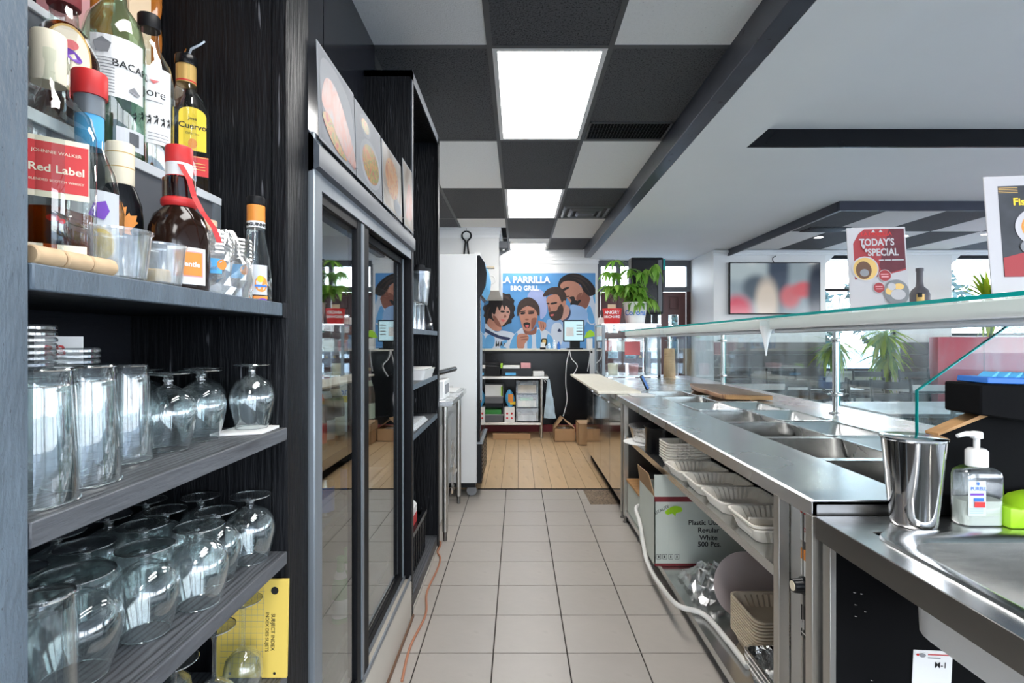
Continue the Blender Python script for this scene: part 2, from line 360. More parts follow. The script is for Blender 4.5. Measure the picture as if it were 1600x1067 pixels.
# ================================================================ the setting
ZC = 2.764        # tiled ceiling over the aisle
ZD = 2.614        # plastered ceiling over the dining room
XB0, XB1 = 1.06, 1.165     # dark beam between the two
YB = 8.5          # wall with the mural and the street doors
YD = 7.6          # dining room wall with the windows
XR, XL, Y0 = 9.5, -1.2, -3.2
def chamfer_tile(w, d, t, c, mat, name):
    m = MB(); a = [(0,0),(w,0),(w,d),(0,d)]; b = [(c,c),(w-c,c),(w-c,d-c),(c,d-c)]
    vs = [(x,y,-t) for x,y in a]+[(x,y,-c) for x,y in a]+[(x,y,0) for x,y in b]
    fs = [(8,9,10,11)]
    for k in range(4):
        j = (k+1)%4; fs += [(k,j,4+j,4+k),(4+k,4+j,8+j,8+k)]
    m.add(vs, fs); return m.mesh(name, mat, smooth=False)
# --- floors
fl = struct(MB().box(XL, Y0, -.12, 1.9, 8.7, -.004).build('floor', 'grout'))
struct(MB().box(1.9, Y0, -.12, XR, 8.7, -.001).build('floor_dining', 'dining_floor'))
TW, TD, G = .3045, .297, .005
tile_me = chamfer_tile(TW-G, TD-G, .012, .0012, 'floor_tile', 'tile')
xs0 = -.102; y_edge = 4.525
for i in range(-2, 4):
    for j in range(-14, 0):
        inst(tile_me, 'tile', fl, Matrix.Translation((xs0+i*TW+G/2, y_edge+j*TD+G/2, 0)))
PW = .1475
plank_me = [chamfer_tile(PW-.003, L-.003, .012, .001, 'plank', 'plank') for L in (1.10, 1.20, .80)]
for i in range(-5, 9):
    y = 4.535
    for k, L in enumerate((1.10, 1.20, .80)):
        inst(plank_me[k], 'plank', fl, Matrix.Translation((.002+i*PW, y, .001+.001*((i*7+k) % 2)))); y += L
MB().box(-.35, 4.515, -.003, .95, 4.537, .0035).build('joint_strip', 'black_matte', fl)
st = MB().prism([(.57,4.10),(.92,4.10),(.92,4.5),(.56,4.5)], lambda u,v,w: (u,v,.0005+.001*w)).build('stained_patch', 'stain', fl)
# --- ceiling over the aisle: black backing, grid bars, every panel an object
ce = struct(MB().box(XL, Y0, ZC+.02, 1.12, 8.7, ZC+.1).build('ceiling', 'black_matte'))
CW, CD = .61, 1.22; cx0 = -.143; cy0 = 2.62
me_b = MB().box(.012,.012,0, CW-.012,CD-.012,.018).mesh('ceiling_panel','black_tile', smooth=False)
me_w = MB().box(.012,.012,0, CW-.012,CD-.012,.018).mesh('ceiling_panel','white_tile', smooth=False)
def light_panel(x0, y0, x1, y1, z, label):
    t = thing('ceiling_light' if y1 > 1.6 else 'ceiling_light_offscreen', label, 'ceiling light', ((x0+x1)/2, (y0+y1)/2, z), 'fluorescent panels in the aisle ceiling')
    m = MB(); b = .026
    for a in ((x0,y0,x1,y0+b),(x0,y1-b,x1,y1),(x0,y0+b,x0+b,y1-b),(x1-b,y0+b,x1,y1-b)): m.box(a[0],a[1],z-.004,a[2],a[3],z+.012)
    m.build('frame', 'white_gloss', t)
    MB().box(x0+b,y0+b,z+.001,x1-b,y1-b,z+.010).build('diffuser', 'panel_light', t)
for r in range(-5, 5):
    ya = cy0+r*CD
    for c in range(-2, 2):
        xa = cx0+c*CW
        if r % 2 and c == 0: pass
        if r == 3 and c < 0: MB().box(xa+.012, ya+.012, ZC, xa+CW-.012, 6.80, ZC+.018).build('ceiling_panel','white_tile' if c == -1 else 'black_tile', ce)
        if r >= 3 and c < 0: continue                       # under the soffit
        lit = (c == 0 and r % 2 == 0) and r < 4
        if lit: 
            light_panel(xa+.012, ya+.012, xa+CW-.012, ya+CD-.012, ZC, {0:'bright ceiling light panel beside the long egg-crate grille',2:'bright ceiling light panel beside the dusty square diffuser',-2:'bright ceiling light panel over the glass shelving',-4:'bright ceiling light panel at the street end of the aisle'}.get(r,'bright ceiling light panel in the aisle')); continue
        if r == 4:
            if c == 0:
                m = MB().box(xa+.012, ya+.012, ZC, xa+CW-.012, ya+.36, ZC+.018).build('ceiling_panel','white_tile', ce)
                light_panel(xa+.02, ya+.37, xa+CW-.02, 8.47, ZC, 'short bright ceiling light panel against the mural wall')
            else: MB().box(xa+.012, ya+.012, ZC, xa+CW-.03, 8.48, ZC+.018).build('ceiling_panel','black_tile', ce)
            continue
        black = (r+c) % 2 == 0 if c != 0 else True
        black = (r % 2 == 0) if c != 0 else True
        inst(me_b if black else me_w, 'ceiling_panel', ce, Matrix.Translation((xa, ya, ZC)))
g = MB()
for c in range(-1, 3):
    x = cx0+c*CW
    if c < 2: g.box(x-.014, Y0, ZC-.003, x+.014, 8.5, ZC+.02)
g.build('grid_rails', 'grid_bar', ce)
for r in range(-4, 6):
    y = min(cy0+r*CD, 8.49)
    MB().box(XL, y-.014, ZC-.0032, 1.06, y+.014, ZC+.02).build('grid_cross_rail', 'grid_bar', ce)
# egg-crate return grille and the square diffuser
gr = thing('return_grille', 'long black egg-crate grille in the ceiling beside the beam', 'vent', (.76, 3.66, ZC))
x0, x1, ya, yb = .485, 1.05, 3.52, 3.815
m = MB()
for a in ((x0,ya,x1,ya+.012),(x0,yb-.012,x1,yb),(x0,ya,x0+.012,yb),(x1-.012,ya,x1,yb)): m.box(a[0],a[1],ZC-.008,a[2],a[3],ZC+.004)
m.build('frame', 'grid_bar', gr); MB().box(x0,ya,ZC-.0005,x1,yb,ZC-.0001).build('backing', 'black_matte', gr)
for k in range(24): MB().box(x0+.012+k*.0226, ya, ZC-.006, x0+.016+k*.0226, yb, ZC-.001).build('slat', 'black_satin', gr)
for k in range(11): MB().box(x0, ya+.02+k*.025, ZC-.0058, x1, ya+.023+k*.025, ZC-.0012).build('cross_slat', 'black_satin', gr)
df = thing('ceiling_diffuser', 'dusty square black air diffuser in the ceiling near the mural end', 'vent', (.77, 6.0, ZC))
for k, s in enumerate((.27, .19, .11)):
    m = MB(); z = ZC-.004-.012*k
    R0 = rrect(2*s, 2*s*.95, .005, z+.010, .77, 5.98, 1); R1 = rrect(2*s-.05, 2*s*.95-.05, .005, z-.012, .77, 5.98, 1); R2 = rrect(2*s-.09, 2*s*.95-.09, .005, z-.004, .77, 5.98, 1)
    m.loft([R0,R1,R2], c1=False).build('louvre_ring', 'gun_grey', df)
MB().box(.70,5.91,ZC-.03,.84,6.05,ZC-.018).build('centre_plate', 'gun_grey', df)
# --- beam and dining ceiling
struct(MB().box(XB0, Y0, ZD, XB1, 8.32, ZC+.05).build('trim_1', 'beam_paint', bevel=.004))
cd = struct(MB().box(XB1, Y0, ZD, 1.57, 8.7, ZD+.3).build('ceiling_dining', 'white_paint'))
MB().box(1.57, 3.59, ZD, XR, 8.7, ZD+.3).build('plaster_field', 'white_paint', cd)
MB().box(1.57, Y0, ZD, XR, -.6, ZD+.3).build('plaster_field', 'white_paint', cd)
MB().box(1.57, -.6, ZD+.124, XR, 3.59, ZD+.3).build('coffer_panel', 'white_paint', cd)
MB().box(1.57, 3.575, ZD+.001, XR, 3.592, ZD+.124).build('coffer_edge', 'black_gloss', cd)
# hanging dark frame with a second tiled field
X2, Y2 = 3.05, 4.95
MB().box(X2, Y2, ZD-.09, XR, Y2+.03, ZD+.01).build('hanging_band', 'band_paint', cd, bevel=.003)
MB().box(X2, Y2+.03, ZD-.09, X2+.03, YD, ZD+.01).build('hanging_band', 'band_paint', cd, bevel=.003)
MB().box(X2+.03, Y2+.03, ZD-.075, X2+.07, YD, ZD+.01).build('inner_ledge', 'white_paint', cd)
MB().box(X2+.07, Y2+.03, ZD-.075, XR, Y2+.07, ZD+.01).build('inner_ledge', 'white_paint', cd)
md_b = MB().box(0,0,0,.605,1.215,.012).mesh('ceiling_panel','black_tile', smooth=False); md_w = MB().box(0,0,0,.605,1.215,.012).mesh('ceiling_panel','white_tile', smooth=False)
for i in range(8):
    for j in range(2):
        inst(md_b if (i+j) % 2 == 0 else md_w, 'ceiling_panel', cd, Matrix.Translation((X2+.07+i*.61, Y2+.09+j*1.22, ZD-.014)))
# recessed downlights
for k, (px, py) in enumerate(((1279, 371), (1412, 369), (1542, 366))):
    p = onZ(px, py, ZD-.016)
    t = thing('downlight', 'small round recessed downlight in the checkered dining ceiling', 'downlight', p, 'recessed downlights over the dining room')
    MB().lathe([(.040,.002),(.055,-.004),(.06,.0),(.06,.004)], p, 24).build('trim_ring', 'white_gloss', t)
    MB().lathe([(0,-.001),(.040,-.001),(.040,.003)], p, 24).build('lens', 'pot_light', t)
vt = thing('ceiling_vent', 'narrow black slotted vent in the checkered dining ceiling', 'vent', (3.6, 6.1, ZD-.016))
MB().box(3.38,6.0,ZD-.020,3.85,6.28,ZD-.0155).build('frame','black_satin',vt)
for k in range(6): MB().box(3.40,6.03+.04*k,ZD-.026,3.83,6.05+.04*k,ZD-.020).build('slat','black_satin',vt)
# --- walls
wl = struct(MB().box(XL-.1, Y0, 0, XL, 8.7, 2.9).build('wall_left', 'white_wall'))
struct(MB().box(-1.2, 1.25, 1.79, -.72, 2.62, ZC+.01).box(-.7195, 1.93, 1.79, -.7185, 1.934, ZC).build('wall_bulkhead', 'bulkhead_gloss'))
so = struct(MB().box(XL, 6.81, 1.944, -.25, YB, ZC+.01).build('wall_soffit', 'white_wall'))
for k in range(3): MB().box(XL, 6.81-.03+.01*k, ZC-.045*(k+1), -.25+.03-.01*k, YB, ZC-.045*k+.001).build('crown_step', 'white_paint', so)
wb = struct(MB().box(XL, YB, 0, 1.30, YB+.15, 2.9).build('wall_back', 'white_wall'))
for k in range(4): MB().box(-.25, YB-.05+.012*k, ZC-.055*(k+1), 1.34-.01*k, YB+.01, ZC-.055*k+.001).build('crown_step', 'white_paint', wb)
# wall pier right of the street doors, then the dining wall cut by two windows
XP = 2.85; WA0, WA1, WB0, WB1 = 4.48, 5.56, 6.32, 9.2
wdn = struct(MB().box(XP, YD, 0, WA0, YB+.15, ZD+.05).build('wall_dining', 'white_wall'))
MB().box(WA0, YD, 0, WA1, YD+.2, .84).build('wall_piece', 'white_wall', wdn)
MB().box(WA1, YD, 0, WB0, YD+.2, ZD+.05).build('wall_piece', 'white_wall', wdn)
MB().box(WB0, YD, 0, XR, YD+.2, 1.36).build('wall_piece', 'white_wall', wdn)
for x0, x1 in ((WA0,WA1),(WB0,WB1)):
    MB().box(x0, YD, 2.545, x1, YD+.2, ZD+.05).build('lintel', 'white_paint', wdn)
    for sx_, xx in ((1,x0),(-1,x1)):
        MB().prism([(xx,2.545),(xx+sx_*.14,2.545),(xx,2.405)], lambda u,v,w: (u,YD+.002+.18*w,v)).build('corner_brace', 'white_paint', wdn)
MB().box(WB1, YD, 0, XR+.1, YD+.2, ZD+.05).build('wall_piece', 'white_wall', wdn)
MB().box(XP-.02, YD-.05, ZD-.05, XR, YD, ZD-.012).build('crown_step', 'white_paint', wdn)
MB().box(XP-.01, YD-.025, ZD-.075, XR, YD, ZD-.05).build('crown_step', 'white_paint', wdn)
# grey timber wainscot boards
for x0, x1 in ((XP, WA0), (WA1, 6.13)):
    for k in range(7):
        MB().box(x0+.004, YD-.018, .005+k*.181, x1-.004, YD-.001, .181+k*.181).build('wainscot_board', 'grey_wood', wdn, bevel=.002)
# right and near walls with wide window openings (daylight side)
wr = struct(MB().box(XR, Y0, 0, XR+.15, YD+.2, .45).build('wall_right', 'white_wall'))
MB().box(XR, Y0, 2.5, XR+.15, YD+.2, 2.9).build('wall_piece', 'white_wall', wr)
for y in (Y0, .5, 4.0, 7.2): MB().box(XR, y, .45, XR+.15, y+.35, 2.5).build('wall_piece', 'white_wall', wr)
wn = struct(MB().box(XL, Y0-.15, 0, XR, Y0, .5).build('wall_near', 'white_wall'))
MB().box(XL, Y0-.15, 2.45, XR, Y0, 2.9).build('wall_piece', 'white_wall', wn)
for x in (XL, 1.2, 4.0, 7.0, 9.1): MB().box(x, Y0-.15, .5, x+.25, Y0, 2.45).build('wall_piece', 'white_wall', wn)
# --- windows
def window(n, x0, x1, z0, z1, muls, y=YD+.08):
    w = thing('window_%d' % n, None, None, (x0, y, z0)); struct(w); b = .045
    for a in ((x0,z0,x1,z0+b),(x0,z1-b,x1,z1),(x0,z0,x0+b,z1),(x1-b,z0,x1,z1)): MB().box(a[0],y,a[1],a[2],y+.05,a[3]).build('window_frame','black_satin',w)
    xs = [x0]+list(muls)+[x1]
    for q in muls: MB().box(q-.02,y,z0,q+.02,y+.05,z1).build('mullion','black_satin',w)
    for a, c in zip(xs[:-1], xs[1:]): MB().box(a+.03,y+.02,z0+.03,c-.03,y+.026,z1-.03).build('window_pane','pane',w)
    MB().box(x0-.03,y-.11,z0-.03,x1+.03,y+.02,z0+.004).build('window_sill','white_gloss',w,bevel=.004)
    return w
w1 = window(1, WA0, WA1, .84, 2.545, ())
MB().box(WA0,YD+.08,2.02,WA1,YD+.12,2.06).build('transom_bar','black_satin',w1)
window(2, WB0, WB1, 1.36, 2.545, (7.75,))
# --- street doors: a pair of panelled doors with a glazed transom, in the recess between pier and mural
yd = YB+.10
dr = struct(thing('door_1', None, None, (2.05, yd, 0)))
MB().box(1.30, YB, 2.62, XP, yd+.1, 2.9).build('head_wall','white_paint',dr)
for a in ((1.30,2.10,XP,2.18),(1.30,2.52,XP,2.64)): MB().box(a[0],yd,a[1],a[2],yd+.08,a[3]).build('door_frame','gun_grey',dr)
for x in (1.30, 1.62, 2.04, 2.36, 2.78): MB().box(x,yd,2.18,x+.07,yd+.08,2.52).build('door_frame','gun_grey',dr)
for x in (1.37,1.69,2.11,2.43): MB().box(x,yd+.03,2.18,x+.36,yd+.036,2.52).build('transom_pane','pane',dr)
MB().box(1.30,yd,0,1.36,yd+.08,2.1).build('door_frame','mahogany_dark',dr); MB().box(2.78,yd,0,2.85,yd+.08,2.1).build('door_frame','mahogany_dark',dr)
for x0 in (1.37, 2.08):
    L = MB(); x1 = x0+.69; fx = [(x0,x0+.12),(x0+.285,x0+.405),(x0+.57,x1)]
    for a,b in fx: L.box(a,yd+.02,0,b,yd+.06,2.09)
    for z0_,z1_ in ((0,.62),(.92,1.0),(1.32,1.42),(1.72,1.80),(2.02,2.09)): L.box(x0,yd+.021,z0_,x1,yd+.059,z1_)
    lf = L.build('door_leaf','mahogany',dr)
    for a,b in ((x0+.12,x0+.285),(x0+.405,x0+.57)):
        MB().box(a,yd+.035,.62,b,yd+.04,.92).build('glass_light','pane',lf); MB().box(a,yd+.035,1.0,b,yd+.04,1.32).build('glass_light','pane',lf); MB().box(a,yd+.035,1.42,b,yd+.04,1.72).build('glass_light','pane',lf)
        MB().box(a,yd+.030,1.80,b,yd+.05,2.02).box(a+.025,yd+.022,1.825,b-.025,yd+.031,1.995).build('raised_panel','mahogany',lf, bevel=.004)
    MB().lathe([(0,0),(.022,.005),(.026,.02),(.016,.04),(.01,.05)], (x0+.05 if x0>2 else x0+.64, yd-.03, 1.0), 12).build('door_knob','gold',lf)
# --- outside: asphalt, trees, a parked car shape
gd = struct(MB().box(-60, -60, -.3, 60, 80, -.13).build('ground', 'asphalt'))
random.seed(3)
for k, (x, y, r, h) in enumerate(((7.6,14.5,1.3,2.4),(11.0,15,1.6,3.0),(14.6,14,1.5,2.6),(18.2,15.5,1.8,3.2),(3.2,17,1.1,1.9),(5.4,18,1.3,2.4))):
    t = thing('street_tree', 'bushy green tree standing outside beyond the windows', 'tree', (x,y,-.13), 'trees across the road')
    MB().tube([(x,y,-.14),(x+.1,y,h*.5),(x,y,h*.9)], [.14,.11,.06], 8).build('trunk','tree_bark',t)
    c = MB()
    for q in range(2200):
        a = random.uniform(0,6.283); e = random.uniform(-1,1); rr = r*random.uniform(.6,1.05)*(1-.25*abs(e)); z = h*.78+e*r*.75
        p = Vector((x+rr*math.cos(a)*math.sqrt(1-e*e*.7), y+rr*math.sin(a)*math.sqrt(1-e*e*.7), z)); s = random.uniform(.07,.16)
        u = Vector((random.uniform(-1,1),random.uniform(-1,1),random.uniform(-1,1))).normalized(); w_ = u.orthogonal().normalized()
        c.add([p-u*s, p+w_*s*.6, p+u*s, p-w_*s*.6], [(0,1,2,3)])
    tag(c.build('crown','tree_green',t, smooth=False), kind='stuff')
# ================================================================ left side of the aisle
thin_glass('liq_amber', (.62,.24,.03), .05, .10, .7); thin_glass('liq_pale', (.86,.84,.50), .05, .08, .7); thin_glass('liq_gold', (.80,.55,.12), .05, .08, .7)
thin_glass('bag_film', (.95,.96,.97), .22, .22, .85, power=1.1)
XS = -.50; XK = -.84
Z1, Z2, Z3, Z4 = 1.364, 1.097, .829, .567
# ---- open liquor and glass shelves
sh = thing('bar_shelving', 'tall black timber bar shelving holding bottles above rows of glassware', 'shelving', (-.66, .8, 0))
MB().box(XK, 1.13, 0, XS-.035, 1.16, 2.5).build('side_panel', 'black_wood', sh)
MB().box(XS-.035, 1.13, 0, XS, 1.245, 2.5).build('front_post', 'black_wood', sh, bevel=.003)
MB().box(XS-.05, .43, 0, XS, .535, 2.5).build('front_post', 'daylit_edge', sh, bevel=.003)
MB().box(XK, .40, 0, XS-.05, .43, 2.5).build('side_panel', 'black_wood', sh)
MB().box(XK-.02, .40, 0, XK, 1.16, 2.5).build('back_panel', 'black_board', sh)
MB().box(XK, .43, 2.46, XS, 1.13, 2.5).build('top_board', 'black_board', sh)
for z, top in ((Z1,'black_board'),(Z2,'grey_shelf'),(Z3,'grey_shelf'),(Z4,'grey_shelf'),(.30,'grey_shelf')):
    o = MB().box(XK, .43, z-.026, XS-.012, 1.13, z).build('shelf_board', top, sh)
    MB().box(XS-.012, .535, z-.027, XS+(.003 if z == Z1 else 0), 1.13, z+.0005).build('edge_strip', 'daylit_edge' if z == Z1 else 'grey_shelf', o, bevel=.0015)
MB().box(XS-.04, 1.10, Z1-.03, XS+.004, 1.131, Z1+.0015).build('edge_strip', 'black_wood', sh)
for z in (1.05, .95, 1.60, 1.85, .72): 
    MB().lathe([(0,0),(.004,.001),(.003,.003)], (0,0,0), 8).build('screw', 'chrome', sh).matrix_local = Matrix.Translation(Vector((XS+.001-.0, 1.20, z))-sh.location) @ Matrix.Rotation(math.pi/2, 4, 'Y')
# stepped risers for the bottles
ri = thing('bottle_riser', 'grey stepped bottle riser standing on the liquor shelf', 'riser', (-.72, .8, Z1))
MB().box(XK+.005, .44, Z1, -.645, 1.124, Z1+.012).box(-.657, .44, Z1+.01, -.645, 1.124, 1.575).build('riser_front', 'gun_grey', ri)
MB().box(-.645, 1.10, Z1, -.641, 1.126, 1.59).build('corner_trim', 'alu_frame', ri)
MB().box(-.745, .44, 1.575, -.640, 1.127, 1.592).build('step_board', 'paper_cool', ri, bevel=.001)
MB().box(-.755, .44, 1.59, -.745, 1.127, 1.79).build('riser_front', 'gun_grey', ri)
MB().box(XK+.005, .44, 1.79, -.74, 1.127, 1.804).build('step_board', 'paper_cool', ri, bevel=.001)

def to_cam(x, y, bias=0):
    a = math.atan2(-y, -x)+bias; return Vector((math.cos(a), math.sin(a), 0))
def face_sheet(c, n, R, z, parent, bend=True):
    n = Vector(n).normalized(); r = Vector((-n.y, n.x, 0))
    return Sheet(Vector(c)+n*R+Vector((0,0,z)), r, (0,0,1), parent, R if bend else None)
def bottle(name, label, px, X, z, prof, glass, liquid=None, fill=.6, cap=None, sq=None, seg=28, foil=None, cat='bottle', flat=None):
    """prof: (radius,height) from base to lip; cap: (mat, r, z0, z1); foil: list of (mat, z0, z1)"""
    d = X*F/(px-CX); c = Vector((X, d, z))
    t = thing(name, label, cat, c)
    bm_ = MB().lathe(prof, c, seg, sq=sq)
    if flat:                        # flask shape: the body is squeezed front to back, the neck stays round
        fn = Vector((flat[0], flat[1], 0)).normalized()
        for v in bm_.v:
            q = v-c; rl = math.hypot(q.x, q.y); k_ = 1-(1-flat[2])*min(1, max(0, (rl-.019)/.008)); dn = q.dot(fn); v += fn*(dn*k_-dn)
    bm_.build('body', glass, t)
    if liquid:
        H_ = prof[-1][1]; pr = [(max(r-.003,.002), q+.003) for r, q in prof if q < fill*H_]
        # interpolate the surface level
        for (r0,q0),(r1,q1) in zip(prof[:-1], prof[1:]):
            if q0 < fill*H_ <= q1:
                f = (fill*H_-q0)/(q1-q0); pr.append((max(r0+(r1-r0)*f-.003,.002), fill*H_)); break
        MB().lathe(pr, c, seg, sq=sq).build('liquor', liquid, t)
    if cap:
        m, r, a, b = cap; MB().lathe([(r*.97,a),(r,a+.002),(r,b-.002),(r*.94,b)], c, 20).build('cap', m, t)
    for fm, r, a, b in (foil or []): MB().lathe([(r,a),(r,b)], c, 20).build('neck_band', fm, t)
    return t, c
# square red-label whisky
t, c = bottle('whisky_bottle', 'square clear whisky bottle with a slanting red and cream label', 76, -.560, Z1+.001,
   [(.034,0),(.036,.004),(.036,.17),(.032,.195),(.016,.215),(.0145,.245),(.0155,.25),(.0155,.262)], 'bottle_clear', 'liq_amber', .28, ('cream',.017,.225,.285), sq=6)
n = to_cam(c.x, c.y); n = Vector((.66,-.75,0))
s = face_sheet(c, n, .0372, 0, t, False)
s.rects('label_panel', 'cream', [(-.025,.083,.0365,.152)]); s.rects('label_panel','red',[(-.0235,.090,.0355,.146)])
s.text('cream', [('Red Label',.0124,.0075,.112,.02),('JOHNNIE WALKER',.0052,.0075,.133),('BLENDED SCOTCH WHISKY',.0038,.0075,.101)])
s.rects('label_panel','cream',[(-.030,.012,.034,.030)]); s.ell('walking_figure','red',[(.004,.060,.006,.004),(.012,.057,.003,.003)])
# lemon vodka bottle with red cap
t, c = bottle('lemon_vodka_bottle', 'tall clear vodka bottle with lemon slice label and red cap', 140, -.604, Z1+.001,
   [(.036,0),(.038,.004),(.040,.10),(.030,.155),(.017,.19),(.0145,.24),(.016,.245),(.016,.262)], 'bottle_clear', None, 0, ('red',.021,.262,.296), foil=[('alu_frame',.0175,.235,.263),('cyan',.0165,.19,.236)])
s = face_sheet(c, (.75,-.66,0), .0405, 0, t)
s.rects('label_panel','paper_cool',[(-.026,.012,.030,.125)]); s.rects('label_panel','paper',[(-.026,.004,.030,.030)]); s.rects('label_panel','cyan',[(-.032,.002,-.012,.022)])
s.ell('lemon_slice','cream',[(.004,.052,.020,.024)]); s.ell('lemon_slice','yellow',[(.004,.052,.017,.021)])
s.text('ink',[('JE',.013,-.014,.018,.02)]); s.poly('leaf_print','purple',[[(.005+.016*math.cos(k*1.26)*(1 if k%2 else .6),.098+.014*math.sin(k*1.26)) for k in range(5)]])
# black maple-leaf whisky
t, c = bottle('black_whisky_bottle', 'black whisky bottle with orange maple leaf and cream neck capsule', 188, -.612, Z1+.001,
   [(.028,0),(.030,.006),(.030,.105),(.028,.13),(.022,.148),(.0165,.16),(.0155,.205),(.016,.21)], 'black_gloss', None, 0, ('cream',.0185,.158,.222), foil=[('gold',.0187,.183,.1845),('gold',.0187,.205,.2065)], flat=(.72,-.69,.62))
s = face_sheet(c, (.72,-.69,0), .0195, 0, t); s.bend = .06
leaf = [(0,-.9),(.07,-.45),(.5,-.5),(.42,-.3),(.85,.1),(.72,.15),(.78,.42),(.45,.36),(.38,.5),(.2,.3),(.26,.75),(.12,.7),(0,1),(-.12,.7),(-.26,.75),(-.2,.3),(-.38,.5),(-.45,.36),(-.78,.42),(-.72,.15),(-.85,.1),(-.42,-.3),(-.5,-.5),(-.07,-.45)]
s.poly('maple_leaf','orange',[[(-.002+a*.026,.098+b*.034) for a,b in leaf]])
# bourbon with red ribbon
t, c = bottle('bourbon_bottle', 'dark bourbon bottle with red ribbon around its amber neck and square label', 280, -.548, Z1+.001,
   [(.041,0),(.043,.006),(.044,.075),(.042,.10),(.035,.120),(.022,.133),(.020,.150),(.0225,.17),(.0185,.185),(.0165,.205),(.0165,.21)], 'dark_liquor', None, 0, ('red',.0195,.204,.232), foil=[('paper',.019,.180,.2045),('red',.0193,.179,.1835),('liq_amber',.0235,.138,.179)])
s = face_sheet(c, (.66,-.75,0), .0445, 0, t)
s.rects('label_panel','paper',[(-.022,.008,.034,.066)]); s.rects('label_panel','pink',[(-.014,.020,.028,.060)]); s.rects('label_panel','orange',[(-.012,.022,.026,.058)]); s.text('paper',[('Gentle',.011,.007,.036,.03)])
MB().lathe([(.0225,.134),(.0255,.138),(.0255,.145),(.0225,.149)], c, 24).build('ribbon','red',t)
nn = Vector((.60,-.80,0)); rr = Vector((.80,.60,0)); P0 = c+nn*.019+rr*.010+Vector((0,0,.200))
rb = MB(); path = [(0,0,.200,.021),(.012,0,.175,.028),(.018,0,.150,.030),(.028,0,.125,.042),(.044,0,.100,.054),(.052,0,.078,.056)]
for (a,_,z_,o_),(a2,_,z2_,o2_) in zip(path[:-1],path[1:]):
    A = c+rr*a+nn*o_*math.cos(a*14)+Vector((0,0,z_)); B = c+rr*a2+nn*o2_*math.cos(a2*14)+Vector((0,0,z2_))
    rb.add([A-rr*.004, A+rr*.004, B+rr*.004, B-rr*.004, A-rr*.004-nn*.001, A+rr*.004-nn*.001, B+rr*.004-nn*.001, B-rr*.004-nn*.001], [(0,1,2,3),(4,5,6,7),(0,1,5,4),(2,3,7,6),(1,2,6,5),(3,0,4,7)])
rb.build('ribbon_tail','red',t)
# green bottle and cork-topped bottle tucked under the riser front
t, c = bottle('green_liqueur_bottle', 'short dark green bottle with black cap behind the ribboned bourbon', 287, -.612, Z1+.001,
   [(.026,0),(.028,.004),(.028,.085),(.022,.105),(.013,.12),(.0125,.15)], 'bottle_dkgreen', None, 0, ('black_gloss',.015,.138,.170), foil=[('paper',.0153,.150,.156)])
t, c = bottle('corked_bottle', 'small dark bottle with wide pale wooden stopper behind bagged cups', 322, -.616, Z1+.001,
   [(.024,0),(.026,.004),(.026,.08),(.022,.095),(.0165,.103),(.0165,.135)], 'brown', None, 0, ('beige',.0195,.133,.157), foil=[('gold',.0172,.108,.111),('gold',.0172,.116,.119),('gold',.0172,.125,.128)])
# peach schnapps
t, c = bottle('schnapps_bottle', 'slim clear schnapps bottle with orange neck band and fruit label', 400, -.538, Z1+.001,
   [(.028,0),(.0305,.004),(.0305,.045),(.027,.09),(.018,.135),(.0155,.16),(.015,.20)], 'bottle_clear', None, 0, ('black_satin',.0175,.198,.214), foil=[('orange',.0172,.163,.196),('paper',.0174,.150,.163)])
s = face_sheet(c, (.55,-.83,0), .0178, 0, t); s.text('ink',[('McGUINNESS',.0085,0,.153,.04)], lift=.0006)
s = face_sheet(c, (.55,-.83,0), .0310, 0, t)
s.rects('label_panel','paper_cool',[(-.010,.012,.018,.072)]); s.ell('peach_print','orange',[(.006,.034,.012,.016)]); s.ell('peach_print','yellow',[(.004,.044,.006,.007)]); s.rects('label_panel','orange',[(-.008,.004,.018,.010)])
s.rects('label_band','blue',[(-.006,.028,.016,.032)])
MB().lathe([(0,0),(.008,.001),(.008,.004),(0,.006)], c+Vector((.028,-.03,-.001)), 12).build('bottle_stopper','purple',t)
# tier one bottles
t, c = bottle('rum_bottle', 'big greenish clear bottle with broad white label on the riser', 178, -.690, 1.593,
   [(.042,0),(.045,.005),(.045,.20),(.038,.235),(.020,.262),(.0165,.29),(.0165,.33)], 'bottle_green', None, 0, ('plastic_white',.018,.325,.36))
s = face_sheet(c, (.72,-.69,0), .0455, 0, t)
s.rects('label_panel','paper',[(-.040,.092,.040,.192)]); s.rects('label_panel','paper_cool',[(-.004,.010,.042,.045)]); s.rects('emblem','gun_grey',[(.014,.018,.030,.040)])
s.text('ink',[('BACARDI',.017,.026,.142,.01)]); s.rects('small_print','ink_grey',[(-.036,.097+.005*k,-.006,.0985+.005*k) for k in range(12)]); s.poly('emblem','ink_grey',[[(-.030,.162),(-.014,.162),(-.010,.178),(-.022,.186),(-.034,.178)]]); s.poly('bat_print','ink_grey',[[(.012,.108),(.020,.116),(.032,.106),(.024,.102)]])
t, c = bottle('tequila_bottle', 'clear tequila bottle with white dancing-figures label and black screw cap', 233, -.690, 1.593,
   [(.037,0),(.039,.005),(.039,.175),(.034,.205),(.018,.235),(.0155,.25),(.0155,.285)], 'bottle_clear', 'liq_pale', .36, ('black_satin',.0185,.272,.298))
s = face_sheet(c, (.66,-.75,0), .0395, 0, t)
s.rects('label_panel','paper',[(-.032,.050,.034,.190)]); s.text('ink',[('Jore',.022,.004,.135)]); s.rects('small_print','ink_grey',[(-.008,.126,.018,.1275)]); s.poly('agave_print','red_soft',[[(-.004,.165),(.012,.166),(.006,.161),(.002,.158)]])
fig = []
